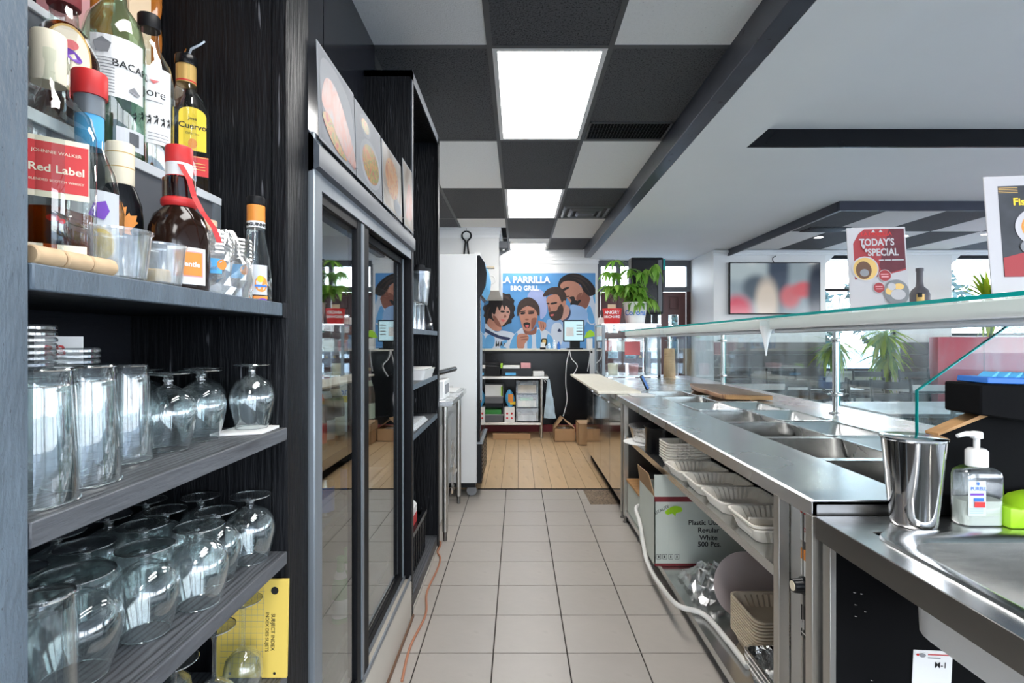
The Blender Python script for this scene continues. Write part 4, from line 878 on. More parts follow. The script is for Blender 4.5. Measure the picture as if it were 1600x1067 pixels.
a0,b0 = onp(1253,992); a1,b1 = onp(1264,953); s.rects('rating_plate','ink',[(a0,b0,a1,b1)]); s.rects('plate_marks','paper',[(a0+.003,b0+.010,a1-.006,b0+.013),(a0+.003,b0+.022,a0+.006,b0+.045),(a0+.008,b0+.018,a0+.011,b0+.040),(a0+.013,b0+.022,a0+.016,b0+.05)])
kp = onX(1257,915,.78); 
kb = MB().lathe([(.024,0),(.024,.006),(.020,.010),(.018,.030),(.016,.032)], (0,0,0), 20).build('control_knob','black_gloss',cp,local=True); kb.matrix_local = Matrix.Translation(kp-wloc(cp)) @ Matrix.Rotation(-math.pi/2,4,'Y')
kc = MB().lathe([(.013,.0322),(.013,.034),(0,.034)], (0,0,0), 20).build('knob_face','cream',kb,local=True)
ep = MB().box(.782,1.318,0,1.62,1.33,ZT-.045).build('end_panel','black_matte',stb)
for px,py in ((1335,925),(1346,927),(1337,944),(1352,955),(1337,962),(1362,1062)): MB().lathe([(0,-.003),(.004,-.001),(.004,.001)], P(px,py,1.317), 8).build('screw','chrome',ep)
# mirror-polished cabinets under the far end
MB().box(.80,3.83,0,1.58,SY1,.095).build('toe_kick','black_matte',stb)
for k in range(4):
    y0 = 3.83+.472*k; d = MB().box(.757,y0+.003,.10,.775,y0+.469,ZT-.047).build('cabinet_door','steel_mirror',stb,bevel=.003)
    MB().box(.750,y0+.06,ZT-.11,.757,y0+.41,ZT-.095).build('pull_lip','steel',d)
MB().box(.776,3.825,.095,1.58,SY1,ZT-.045).build('cabinet_carcass','steel_dark',stb)
# food pans resting in the wells
def pan_me(w, d, h):
    m = MB(); rs = [rrect(w-.02,d-.02,.03,-.004),rrect(w,d,.03,.0),rrect(w,d,.03,.003),rrect(w-.018,d-.018,.035,.004),rrect(w-.034,d-.034,.035,-.004),rrect(w-.06,d-.06,.045,-h+.012),rrect(w-.085,d-.085,.04,-h)]
    return m.loft(rs).mesh('food_pan','steel_top')
PA, PB = pan_me(.275,.385,.10), pan_me(.275,.385,.065)
for k in range(NB):
    y = BY+BP*k+(BP-.04)/2
    o = bpy.data.objects.new('food_pan', PA if k%2 else PB); COL.objects.link(o); o.location = (1.455,y,ZT+.001+.002*(k%2))
    tag(o,'empty stainless half-size food pan resting over a steam table well','food pan','food pans in the steam table')
o = bpy.data.objects.new('food_pan', PB); COL.objects.link(o); o.location = (1.178,BY+BP*4+.185,ZT+.002); tag(o,'empty stainless food pan at the ledge side beyond the open wells','food pan')
# cutting boards
t = thing('cutting_board','long cream plastic cutting board overhanging the polished cabinets','cutting board',(.78,5.05,ZT))
MB().box(.61,3.98,ZT+.001,.94,6.08,ZT+.022).build('board_slab','board_cream',t,bevel=.004); MB().box(.70,4.2,ZT-.012,.7495,5.7,ZT+.002).build('support_rail','steel',t)
t = thing('wooden_board','wide wooden cutting board with live edge lying on the steam table','cutting board',(1.56,4.05,ZT)); 
MB().prism([(1.40,3.60),(1.72,3.52),(1.735,4.45),(1.50,4.55),(1.42,4.2)], lambda u,v,w: (u,v,ZT+.0072+.031*w)).build('board_slab','board_wood',t,bevel=.004); MB().box(1.50,4.30,ZT-.0005,1.54,4.50,ZT+.009).build('board_foot','board_wood',t)
MB().prism([(1.425,3.595),(1.715,3.521),(1.714,3.512),(1.58,3.535),(1.50,3.56),(1.43,3.585)], lambda u,v,w: (u,v,ZT+.008+.026*w)).build('live_edge','raw_wood',t)
tag(MB().loft([rrect(.16,.20,.02,ZT+.001,.92,3.90),rrect(.17,.21,.02,ZT+.006,.92,3.90),rrect(.15,.19,.02,ZT+.007,.92,3.90)],c0=True).build('plastic_mat','plastic_white'),'small white plastic mat at the end of the cream board','mat')
t = thing('order_tablet','thin dark tablet leaning upright on the steel deck','tablet',P(1005,612,4.12)); p = P(1010,611,4.15); q = P(999,588,4.22)
u = (q-p); L = u.length; u.normalize(); r = Vector((.35,1,0)).normalized(); n = r.cross(u).normalized()
MB().obox(p, r, u, n, .16, L, .012).build('tablet_body','black_gloss',t,bevel=.002); MB().obox(p+r*.01+u*.01+n*.0121, r, u, n, .14, L-.02, .0008).build('tablet_screen','blue',t)
# kraft cups
c = Vector(((1046-CX)/F*5.75,5.75,ZT)); t = thing('cup_stack','tall upside-down stack of kraft paper cups on the steam table','cups',c)
pr = [(.068,0),(.068,.006)]
for k in range(16): pr += [(.066-.0004*k,.010+.018*k),(.0645-.0004*k,.018+.018*k),(.0645-.0004*k,.0265+.018*k)]
pr += [(.054,.32),(.052,.325),(0,.32)]
MB().lathe(pr, c, 28).build('nested_cups','cup_kraft',t); MB().lathe([(.067,.0),(.070,.002),(.070,.007),(.067,.009)], c, 28).build('rolled_rim','beige',t)
# --- sneeze guard
XP_ = 1.765
sg = thing('sneeze_guard','long glass sneeze guard on steel posts with white light bars','sneeze guard',(1.6,3.5,ZT))
ZG = 1.388
for y in (1.44,2.90,4.50,6.10):
    o = MB().lathe([(.034,0),(.034,.006),(.018,.010),(.0155,.014),(.0155,.505),(.0,.506)], (XP_,y,ZT), 16).build('post','steel',sg)
    for z in (.99,1.29):
        MB().lathe([(.022,-.012),(.023,-.01),(.023,.01),(.022,.012)], (XP_,y,z), 16).build('glass_clamp','steel',o); MB().box(XP_-.012,y-.035,z-.009,XP_+.022,y+.035,z+.009).build('clamp_jaw','steel',o,bevel=.003)
        MB().tube([(XP_-.016,y,z),(XP_-.045,y,z)], .006, 8).build('clamp_screw','chrome',o)
    MB().box(1.20 if y < 6 else 1.66,y-.012,ZG-.016,XP_+.012,y+.012,ZG).build('support_arm','steel',o)
def pane(x0,y0,z0,x1,y1,z1,name,glassm='guard_glass'):
    g = MB().box(x0,y0,z0,x1,y1,z1); nz = {}
    for i,f in enumerate(g.f):
        a,b,c_,_ = [g.v[k] for k in f]; ar = ((b-a).cross(c_-b)).length
        nz[i] = ar
    mxa = max(nz.values())
    for i in nz: g.m[i] = 0 if nz[i] > mxa*.7 else 1
    return g.build(name,[glassm,'teal'],sg,smooth=False)
for y0,y1 in ((1.47,2.885),(2.915,4.485),(4.515,6.085)): pane(XP_+.010,y0,.925,XP_+.018,y1,1.365,'guard_pane')
for y0,y1 in ((1.10,2.505),(2.515,4.30),(4.31,5.82)): pane(1.15,y0,ZG,1.83,y1,ZG+.011,'top_glass','shelf_glass')
eg = [(1.056,ZT),(1.056,1.154),(1.380,1.384),(1.755,1.384),(1.755,ZT)]
MB().prism(eg, lambda u,v,w: (u,1.379+.008*w,v)).build('end_glass','guard_glass',sg,smooth=False)
for (a,b) in ((0,1),(1,2)): 
    A = Vector((eg[a][0],1.3785,eg[a][1])); B = Vector((eg[b][0],1.3785,eg[b][1])); d_ = (B-A).normalized(); nn = d_.cross(Vector((0,1,0)))
    MB().obox(A, d_, (0,1,0), nn, (B-A).length, .009, -.0025).build('glass_edge','teal',sg)
for y0,y1 in ((1.16,2.46),(2.56,4.25),(4.36,5.78)):
    o = MB().box(1.185,y0,ZG-.048,1.30,y1,ZG-.001).build('light_bar','plastic_white',sg,bevel=.003)
    MB().box(1.195,y0+.02,ZG-.066,1.275,y1-.02,ZG-.048).build('diffuser_strip','paper_cool',o,bevel=.006); MB().lathe([(0,0),(.004,.001),(0,.002)],(1.184,(y0+y1)/2,ZG-.02),8).build('screw','chrome',o)
c = P(1197,505,2.52); MB().loft([[Vector((c.x+.032*f*math.cos(a)*(.6+.4*abs(math.cos(a))), c.y+.02*f*math.sin(a), ZG-.03-z)) for a in [2*math.pi*k/12 for k in range(12)]] for f,z in ((1,0),(.9,.02),(.45,.07),(.2,.12),(.08,.145))],c0=True).build('end_cap_hanger','plastic_white',sg)
# signs standing on the top glass
def acrylic(name,label,px0,px1,py0,d,h,tilt=.04):
    x0 = (px0-CX)/F*d; x1 = (px1-CX)/F*d; z0 = ZG+.012
    t = thing(name,label,'sign',((x0+x1)/2,d,z0)); s = Sheet((x0,d,z0+.004),(1,-.12,0),(0,.08,1),t); w = x1-x0
    MB().obox(s.o-s.u*.002, s.r, s.u, -s.n, w, h, .004).build('acrylic_holder','sign_paper',t,bevel=.001)
    MB().box(x0,d-.03,z0,x1,d+.07,z0+.003).build('holder_foot','shelf_glass',t)
    return t, s, w
t,s,w = acrylic('special_sign',"red and white sign reading TODAY'S SPECIAL on the top glass",1329,1415,350,1.98,.318)
s.rects('print_base','sign_paper',[(.004,.004,w-.004,.312)]); pg = lambda L: [[(a*w, b*.318) for a,b in L]]
s.poly('red_field','sign_red',pg([(.10,.36),(.10,.80),(.20,.92),(.30,.97),(.97,.97),(.97,.47),(.55,.40)])); s.poly('dark_field','sign_dark',pg([(.52,.52),(.72,.97),(.97,.97),(.97,.49),(.60,.42)]))
s.text('sign_paper',[("TODAY'S",.038,.50*w,.245,.03,.80),('SPECIAL',.038,.60*w,.206,.03,.80),]); s.rects('small_print','sign_paper',[(.52*w,.186,.60*w,.190),(.62*w,.186,.72*w,.190),(.74*w,.186,.94*w,.190)]); s.text('red',[('LA PARRILLA',.021,.50*w,.283,.02,.9)])
s.ell('plate_rim','sign_paper',[(.28*w,.155,.048,.048)]); s.ell('plate_food','gold',[(.28*w,.155,.043,.043)]); s.ell('plate_food','brown',[(.25*w,.150,.028,.034)]); s.ell('plate_food','ink_grey',[(.26*w,.140,.016,.014)])
s.ell('price_badge','sign_paper',[(.60*w,.128,.023,.023),(.49*w,.082,.021,.021)]); s.ell('price_badge','sign_red',[(.60*w,.128,.021,.021),(.49*w,.082,.019,.019)]); s.rects('badge_lines','pink',[(.53*w,.131,.66*w,.135),(.54*w,.121,.66*w,.126),(.43*w,.085,.55*w,.088),(.44*w,.076,.55*w,.079)])
s.ell('plate_rim','ink_grey',[(.78*w,.062,.044,.050)]); s.ell('plate_rim','print_pale',[(.78*w,.062,.042,.048)]); s.ell('plate_food','gold',[(.66*w,.068,.014,.014),(.82*w,.085,.018,.012)]); s.ell('plate_food','sign_paper',[(.80*w,.055,.026,.020),(.70*w,.085,.014,.014)])
s.poly('grill_motif','sign_paper',pg([(.40,.925),(.44,.96),(.47,.925)])+pg([(.53,.925),(.56,.96),(.60,.925)])); s.ell('chilli_motif','sign_paper',[(.26*w,.24,.006,.008),(.30*w,.225,.005,.007),(.24*w,.26,.004,.006)])
t,s,w = acrylic('menu_sign','large white-bordered menu sign with charcoal and red print on the top glass',1550,1700,265,1.30,.30)
s.rects('dark_field','slate_print',[(.030,.040,w-.01,.272)]); s.rects('gold_lines','gold',[(.031,.266-.004*k,.075,.2675-.004*k) for k in range(4)]); s.text('yellow',[('Fish',.026,.062,.222,.03)],align='LEFT')
s.poly('red_field','sign_red',[[(.031,.040),(.225,.040),(.225,.10),(.12,.11),(.075,.10),(.031,.088)]]); s.ell('plate_rim','sign_paper',[(.118,.165,.056,.050)]); s.ell('plate_food','orange',[(.12,.165,.044,.038)]); s.ell('plate_food','gold',[(.10,.170,.020,.012),(.13,.150,.018,.012)]); s.ell('plate_rim','print_pale',[(.10,.115,.03,.02)])
c = Vector(((1437-CX)/F*2.26,2.26,ZG+.012)); t = thing('decor_bottle','slate grey bottle with a small label standing on the top glass','bottle',c)
MB().lathe([(.034,0),(.0375,.004),(.0375,.085),(.030,.105),(.015,.120),(.0125,.14),(.0125,.185),(.0145,.188),(.0145,.20),(0,.20)], c, 28).build('body','bottle_grey',t); s = face_sheet(c,(-.5,-.86,0),.038,0,t); s.rects('label_panel','gold',[(-.016,.05,.012,.085)]); s.rects('label_panel','ink',[(-.012,.072,.004,.092)])
tag(MB().box(1.34,2.36,ZG+.012,1.52,2.40,ZG+.02).build('wooden_stick','beige',bevel=.002),'thin wooden stick lying on the top glass behind the special sign','stick')
# --- items on the undershelves
def tray_mesh(w,d,h,name,mat='pulp',rib=.009,n=16):
    def ring(ww,dd,z,rb):
        base = rrect(ww,dd,.03,z,0,0,3); out = []
        for i,p in enumerate(base):
            q = base[(i+1)%len(base)]; L = (q-p).length; k_ = n if i%4 == 3 else 1
            for j in range(k_):
                v = p.lerp(q,j/k_); f = 1-(rb/max(.05,math.hypot(v.x,v.y)) if (j%2 and k_>1) else 0); out.append(Vector((v.x*f,v.y*f,v.z)))
        return out
    rs = [ring(w-.05,d-.05,0,0),ring(w-.045,d-.045,.003,rib),ring(w-.016,d-.016,h-.008,rib),ring(w,d,h-.006,0),ring(w,d,h,0),ring(w-.016,d-.016,h,0),ring(w-.022,d-.022,h-.008,rib),ring(w-.052,d-.052,.008,rib),ring(w-.065,d-.065,.006,0)]
    return MB().loft(rs,c0=True).mesh(name,mat,angle=30)
TR = tray_mesh(.25,.23,.050,'pulp_tray'); TS = tray_mesh(.24,.16,.05,'pulp_tray'); TB = tray_mesh(.28,.24,.055,'pulp_tray','pulp_brown'); TF = tray_mesh(.30,.34,.075,'foil_tray','foil',.010,20)
def place(me,name,label,cat,x,y,z,rz=0,group=None):
    o = bpy.data.objects.new(name,me); COL.objects.link(o); o.location = (x,y,z); o.rotation_euler[2] = rz; return tag(o,label,cat,group)
ZM = .621
for k in range(7): place(TS,'pulp_tray','ribbed off-white pulp tray nested in the low stack behind the shallow trays','tray',.885,2.77,ZM+.014*k,.05,'nested trays on the mid shelf')
place(TR,'pulp_tray','shallow ribbed pulp tray lying in front of the nested tray stack','tray',.872,2.56,ZM,.03)
place(TR,'pulp_tray','shallow ribbed pulp tray between the stack-side tray and the one alone','tray',.885,2.325,ZM,-.02)
place(TR,'pulp_tray','shallow ribbed pulp tray alone in the middle of the mid shelf','tray',.888,2.085,ZM,.02)
cl = thing('clamshell_box','two-compartment pulp clamshell box open beside the shelf leg','food box',(.885,1.80,ZM))
o = bpy.data.objects.new('box_base',TR); COL.objects.link(o); o.parent = cl; o.location = (0,0,.012); o2 = bpy.data.objects.new('box_lid',TR); COL.objects.link(o2); o2.parent = cl; o2.location = (.004,.0,-.0)
MB().box(.795,1.795,ZM+.03,.985,1.805,ZM+.056).build('box_divider','pulp',cl,bevel=.003)
c = Vector((.862,3.42,ZM)); t = thing('foil_pan','round crimped aluminium pan at the far end of the mid shelf','pan',c); fm = MB().lathe([(.10,.001),(.105,.004),(.128,.092),(.134,.094),(.134,.098),(.127,.098),(.103,.008),(0,.006)],c+Vector((0,0,.007)),48)
for i,v in enumerate(fm.v): 
    if i%2: v.x = c.x+(v.x-c.x)*.97; v.y = c.y+(v.y-c.y)*.97
fm.build('pan_wall','foil',t); MB().lathe([(.128,.10),(.136,.100),(.136,.105),(.128,.106)],c+Vector((0,0,.006)),48).build('rolled_rim','foil',t)
tag(MB().lathe([(0,0),(.135,0),(.138,.003),(.135,.006),(0,.006)],(.83,3.42,ZM),36).build('pan_lid','paper'),'flat white cardboard lid under the round aluminium pan','lid')
c = Vector((.885,3.13,ZM)); t = thing('black_pot','plain black round pot between foil pan and nested trays','pot',c); MB().lathe([(.115,0),(.12,.003),(.122,.150),(.124,.153),(.119,.153),(.116,.008),(0,.006)],c,36).build('pot_wall','black_gloss',t); MB().lathe([(.122,.148),(.127,.150),(.127,.156),(.122,.156)],c,36).build('pot_rim','black_satin',t)
# utensils carton
bx0,bx1,by0,by1,bz0,bz1 = .722,1.227,2.76,3.10,.094,.461
t = thing('utensil_carton','white carton printed Plastic Utensils Regular White 500 Pcs','carton',((bx0+bx1)/2,(by0+by1)/2,bz0))
m = MB()
for a in ((bx0,by0,bx1,by0+.005),(bx0,by1-.005,bx1,by1),(bx0,by0,bx0+.005,by1),(bx1-.005,by0,bx1,by1)): m.box(a[0],a[1],bz0,a[2],a[3],bz1)
m.box(bx0,by0,bz0,bx1,by1,bz0+.004).build('carton_walls','carton_white',t)
MB().box(bx0,by0+.001,bz1,bx1,by0+.005,bz1+.115).build('carton_flap','carton_white',t); MB().prism([(by0,bz1),(by1,bz1),(by1-.03,bz1+.10),(by0+.05,bz1+.11)], lambda u,v,w: (bx0-.02*(v-bz1)/.1+.004*w,u,v)).build('carton_flap','carton',t)
s = Sheet((bx0,by0,bz0),(1,0,0),(0,0,1),t); s.rects('maroon_stripe','maroon',[(0,.340,.505,.367)]); s.rects('maroon_stripe','maroon',[(0,0,.505,.014)]); MB().box(bx0+.078,by0-.0012,bz0+.015,bx0+.080,by0+.001,bz1-.028).build('crease_ridge','carton_white',t)
s.poly('green_splash','lime',[smooth([(.055,.285),(.075,.305),(.105,.318),(.14,.312),(.145,.290),(.115,.280),(.110,.262),(.095,.278),(.070,.272)],4)]); s.text('ink',[('UTALITE',.022,.042,.292,.01)],rot=.5)
s.text('ink',[('Plastic Utensils',.037,.290,.219,.02),('Regular',.037,.285,.179,.02),('White',.037,.285,.139,.02),('500 Pcs.',.037,.290,.104,.02)])
sy = []
for k in range(4): x = .010+.032*k; sy += [(x,.038,x+.024,.040),(x,.062,x+.024,.064),(x,.040,x+.002,.062),(x+.022,.040,x+.024,.062),(x+.009,.044,x+.015,.058)]
s.rects('care_symbols','ink',sy)
# plate, tray stack, bag, foil trays, hose on the bottom shelf
ZB = .093
pl = thing('serving_plate','pale mauve round plate standing behind the brown tray stack','plate',(.98,2.26,ZB)); pm('mauve',(.50,.42,.40),.45)
o = MB().lathe([(0,.0),(.09,.0),(.135,.014),(.138,.017),(.134,.018),(.088,.005),(0,.004)],(0,0,0),40).build('plate_disc','mauve',pl,local=True); o.matrix_local = Matrix.Translation((0,0,.137)) @ Matrix.Rotation(math.radians(78),4,'X') @ Matrix.Rotation(0,4,'Z')
for k in range(12): place(TB,'brown_tray','tan ribbed pulp tray in the tall stack on the bottom shelf','tray',.99,1.99,ZB+.0115*k,.02,'tan trays stacked on the bottom shelf')
for k in range(3): place(TF,'foil_tray','deep ribbed aluminium tray nested at the near end of the bottom shelf','tray',.945,1.685,ZB+.019*k,0,'aluminium trays on the bottom shelf')
random.seed(5); bagm = MB(); rows = []
for i in range(17):
    row = []
    for j in range(15):
        u,v = i/16,j/14; x = .815+.25*u; y = 2.315+.36*v+.02*u; hgt = max(0,math.sin(math.pi*min(1,u*1.05)))*max(0,math.sin(math.pi*v))**.7
        row.append(Vector((x+random.uniform(-.012,.012),y+random.uniform(-.012,.012),ZB+.004+hgt*.13*(.55+.45*random.random())+random.uniform(0,.012))))
    rows.append(row)
vs = [p for r in rows for p in r]; fs = [(i*15+j,i*15+j+1,(i+1)*15+j+1,(i+1)*15+j) for i in range(16) for j in range(14)]
tag(bagm.add(vs,fs).build('plastic_bag','bag_film',smooth=False),'crumpled clear plastic bag in front of the utensils carton','plastic bag')
pts = [Vector((.95,3.20,.16)),Vector((.85,3.195,.27)),Vector((.717,3.145,.285)),Vector((.702,3.0,.235)),onX(1005,850,.700),onX(1012,880,.700),onX(1030,912,.700),onX(1058,945,.700),Vector((.800,2.25,ZB+.0125)),Vector((.825,2.05,ZB+.012)),Vector((.832,1.89,ZB+.012))]
tag(MB().tube(curve(pts,7),.0115,10).build('drain_hose','hose'),'white drain hose curling from cabinets over the bottom shelf edge','hose')
t = thing('wooden_tray_box','small wooden drawer box standing behind the white hose','box',(.83,3.5,ZB)); MB().box(.77,3.30,ZB,1.10,3.66,ZB+.21).build('box_body','carton_white',t,bevel=.002); MB().box(.762,3.29,ZB+.21,1.11,3.67,ZB+.225).build('box_rim','raw_wood',t)
# --- sink counter
sk = thing('sink_counter','stainless sink counter joined to the end of the steam table','sink counter',(1.1,.8,0))
ZS = .842
MB().box(XA+.002,.25,ZS-.004,.82,1.316,ZS).box(.82,1.21,ZS-.004,1.75,1.316,ZS).box(1.30,.25,ZS-.004,1.75,1.21,ZS).build('counter_top','steel_top',sk)
MB().box(XA,.25,ZS-.056,XA+.006,1.316,ZS-.0005).build('front_apron','steel_dark',sk,bevel=.001)
rs = [rrect(.54,.77,.06,ZS+.0005,1.075,.82,6),rrect(.535,.765,.06,ZS+.006,1.075,.82,6),rrect(.505,.735,.06,ZS+.007,1.075,.82,6),rrect(.47,.70,.07,ZS+.001,1.075,.82,6),rrect(.45,.68,.07,ZS-.006,1.075,.82,6),rrect(.43,.66,.08,ZS-.17,1.075,.82,6),rrect(.37,.60,.07,ZS-.19,1.075,.82,6)]
bs_ = MB().loft(rs).build('sink_basin','steel',sk); MB().lathe([(.0,.001),(.03,.001),(.042,.004),(.045,.002)],(1.075,.82,ZS-.19),24).build('drain_strainer','chrome',bs_)
rs = [rrect(.46,.70,.09,ZS-.03,1.075,.82,6),rrect(.45,.69,.09,ZS-.178,1.075,.82,6),rrect(.39,.62,.08,ZS-.20,1.075,.82,6)]
MB().loft(rs).build('basin_underside','plastic_white',sk)
for x,y in ((.775,.28),(1.7,.28),(1.7,1.29)): MB().box(x-.016,y-.016,0,x+.016,y+.016,ZS-.004).build('leg','steel_leg',sk)
MB().box(.768,1.284,0,.784,1.316,ZS-.05).build('leg','steel_leg',sk,bevel=.002)
# card on the black end panel
t = thing('inspection_card','small white inspection card marked M-1 on the black panel','card',P(1455,1040,1.317)); a = P(1421,1075,1.3165); 
s = Sheet(P(1423,1095,1.3165),(1,0,-.05),(.05,0,1),t); MB().obox(s.o,s.r,s.u,s.n,.099,.130,.001).build('card_sheet','paper',t); s.k = 3
s.text('ink',[('M-1',.020,.070,.088,.02)]); s.rects('red_line','red_soft',[(.036,.1185,.092,.122)]); s.rects('grey_line','ink_grey',[(.036,.111,.068,.1135)]); s.ell('red_dot','red',[(.010,.119,.003,.003)]); s.ell('round_logo','ink_grey',[(.022,.118,.008,.005)])
# shaker tin, sanitizer, green scrubber, partition with black box
c = Vector(((1427-CX)/F*1.257,1.257,ZS+.0005)); t = thing('shaker_tin','tall polished steel shaker tin standing on the sink counter','shaker',c)
MB().lathe([(.044,0),(.0475,.003),(.049,.012),(.0655,.205),(.067,.210),(.0665,.212),(.064,.209),(.047,.014),(0,.012)],c,48).build('tin_wall','steel_mirror',t); MB().lathe([(.0655,.205),(.0685,.208),(.0685,.2115),(.066,.213)],c,48).build('rolled_rim','chrome',t)
c = Vector(((1526-CX)/F*1.265,1.265,ZS+.0005)); t = thing('sanitizer_bottle','clear hand sanitizer bottle with white pump and red price tag','bottle',c)
thin_glass('sanitizer_plastic',(.90,.93,.92),.1,.12,.7); pm('gel',(.70,.72,.66),.25)
def br(w,d,z): return [c+v for v in rrect(w,d,min(w,d)*.35,z,0,0,5)]
MB().loft([br(.098,.052,0),br(.103,.056,.004),br(.103,.056,.115),br(.098,.052,.128),br(.070,.044,.138),br(.036,.034,.143)],c0=True).build('body','sanitizer_plastic',t)
MB().loft([br(.097,.050,.003),br(.098,.051,.060)],c0=True).build('gel','gel',t)
MB().lathe([(.0225,.140),(.0225,.176),(.020,.179),(.017,.182)],c,24).build('pump_collar','plastic_white',t); MB().lathe([(.0065,.18),(.0065,.205),(.0125,.207),(.0125,.220),(.010,.223),(0,.224)],c,16).build('pump_stem','plastic_white',t)
MB().tube([c+Vector((.006,0,.216)),c+Vector((-.03,-.004,.218)),c+Vector((-.052,-.006,.213))],[.0075,.006,.0045],10).build('pump_nozzle','plastic_white',t)
s = Sheet(c+Vector((-.045,-.0285,0)),(1,0,0),(0,0,1),t); s.rects('label_panel','paper_cool',[(.0,.028,.042,.110)]); s.text('blue',[('PURELL',.0115,.024,.088,.02)]); s.rects('purple_line','purple',[(.004,.076,.036,.081)]); s.rects('label_panel','blue',[(.012,.062,.036,.070)]); s.rects('small_print','cyan',[(.002,.034+.005*k,.034,.0352+.005*k) for k in range(3)]); s.ell('drop_logo','blue',[(.022,.104,.003,.004)]); s.rects('price_tag','red',[(.013,.048,.038,.061)])
x0 = (1558-CX)/F*1.26; t = thing('green_sponge_holder','lime green plastic scrubber caddy beside the sanitizer','caddy',(x0+.08,1.26,ZS)); 
MB().prism([(0,0),(.20,0),(.20,.075),(.09,.075),(.055,.067),(.030,.045),(.0,.050)], lambda u,v,w: (x0+u,1.225+.07*w,ZS+.0005+v)).build('caddy_shell','lime',t,bevel=.006,bseg=2); MB().box(x0+.05,1.224,ZS+.02,x0+.16,1.228,ZS+.045).build('caddy_slot','green',t)
t = thing('partition_board','black wooden partition with raw broken top edge behind the sink','partition',(1.35,1.35,0)); 
MB().prism([(1.062,ZS+.002),(1.9,ZS+.002),(1.9,1.10),(1.19,1.095),(1.062,1.045)], lambda u,v,w: (u,1.3185+.04*w,v)).build('black_board','black_matte',t); MB().prism([(1.062,1.045),(1.19,1.095),(1.235,1.097),(1.235,1.104),(1.18,1.102),(1.062,1.051)], lambda u,v,w: (u,1.3180+.043*w,v)).build('raw_edge','raw_wood',t)
MB().box(1.20,1.325,1.095,1.245,1.36,1.125).build('raw_post','raw_wood',t)
t = thing('black_terminal_box','black plastic box perched on the broken partition','box',(1.35,1.33,1.11)); MB().prism([(1.118,1.105),(1.118,1.180),(1.70,1.165),(1.70,1.06),(1.22,1.09)], lambda u,v,w: (u,1.26+.11*w,v)).build('box_shell','black_matte',t,bevel=.004); MB().lathe([(0,0),(.006,.002),(0,.004)],(1.155,1.2585,1.125),8).build('box_screw','chrome',t)
t = thing('blue_tray','bright blue slotted plastic tray lying on the black box','tray',(1.35,1.31,1.18)); MB().prism([(1.142,1.181),(1.70,1.166),(1.70,1.181),(1.145,1.196)], lambda u,v,w: (u,1.27+.09*w,v)).build('tray_edge','blue',t,bevel=.002)
for k in range(9): MB().prism([(1.18+.03*k,1.195-.0008*k),(1.19+.03*k,1.195-.0008*k),(1.20+.03*k,1.207-.0008*k),(1.195+.03*k,1.207-.0008*k)], lambda u,v,w: (u,1.30+.04*w,v)).build('tray_rib','cyan',t)
# ================================================================ far end of the aisle
# steel side table with white bin below
t = thing('side_table','narrow stainless side table between the tall unit and the white fridge','table',(-.7,3.75,0))
MB().box(-1.15,3.30,.868,-.415,4.20,.905).build('table_top','steel_top',t,bevel=.003)
for x,y in ((-.47,4.13),(-.47,3.36),(-1.1,4.13)):
    o = MB().tube([(x,y,.06),(x,y,.87)], .019, 12).build('leg','steel_leg',t); MB().lathe([(.014,0),(.014,.06),(.020,.062)],(x,y,0),10).build('levelling_foot','steel_dark',o)
MB().box(-1.1,4.115,.25,-.47,4.145,.28).build('stretcher','steel_leg',t)
t = thing('white_bin','large white plastic bin under the stainless side table','bin',(-.8,3.75,0)); MB().loft([rrect(.52,.70,.03,.02,-.80,3.73),rrect(.56,.76,.03,.70,-.80,3.73),rrect(.59,.79,.03,.705,-.80,3.73),rrect(.59,.79,.03,.73,-.80,3.73)],c0=True).build('bin_body','white_gloss',t); MB().box(-.80,3.38,.0,-.60,4.08,.03).build('bin_base','black_satin',t)
random.seed(21); m = MB(); rows = []
for i in range(9):
    rows.append([Vector((-.495+random.uniform(-.012,.014),3.86+.03*j+random.uniform(-.01,.01),.14+.05*i+random.uniform(-.01,.01))) for j in range(7)])
vs = [p for r in rows for p in r]; fs = [(i*7+j,i*7+j+1,(i+1)*7+j+1,(i+1)*7+j) for i in range(8) for j in range(6)]
tag(m.add(vs,fs).build('wrapping_film','bag_film',smooth=False),'crinkled clear film hanging beside the side table leg','plastic film')
t = thing('label_printer','small white machine with black roller on the side table','machine',(-.55,3.5,.905)); MB().box(-.66,3.36,.906,-.475,3.62,1.03).build('machine_body','plastic_white',t,bevel=.008); MB().tube([(-.53,3.34,1.075),(-.455,3.75,1.085)],.018,12).build('roller_handle','black_gloss',t); MB().box(-.475,3.40,.94,-.470,3.55,1.0).build('front_slot','ink_grey',t); MB().box(-.54,3.38,1.025,-.52,3.42,1.075).build('roller_bracket','black_gloss',t)
t = thing('clipboard','steel clipboard with papers on the far end of the side table','clipboard',(-.6,3.95,.905)); MB().box(-.70,3.82,.906,-.43,4.17,.912).build('board','steel',t); MB().box(-.69,3.83,.912,-.46,4.12,.918).build('paper_sheets','paper',t); MB().box(-.60,4.13,.912,-.52,4.165,.93).build('clip','chrome',t)
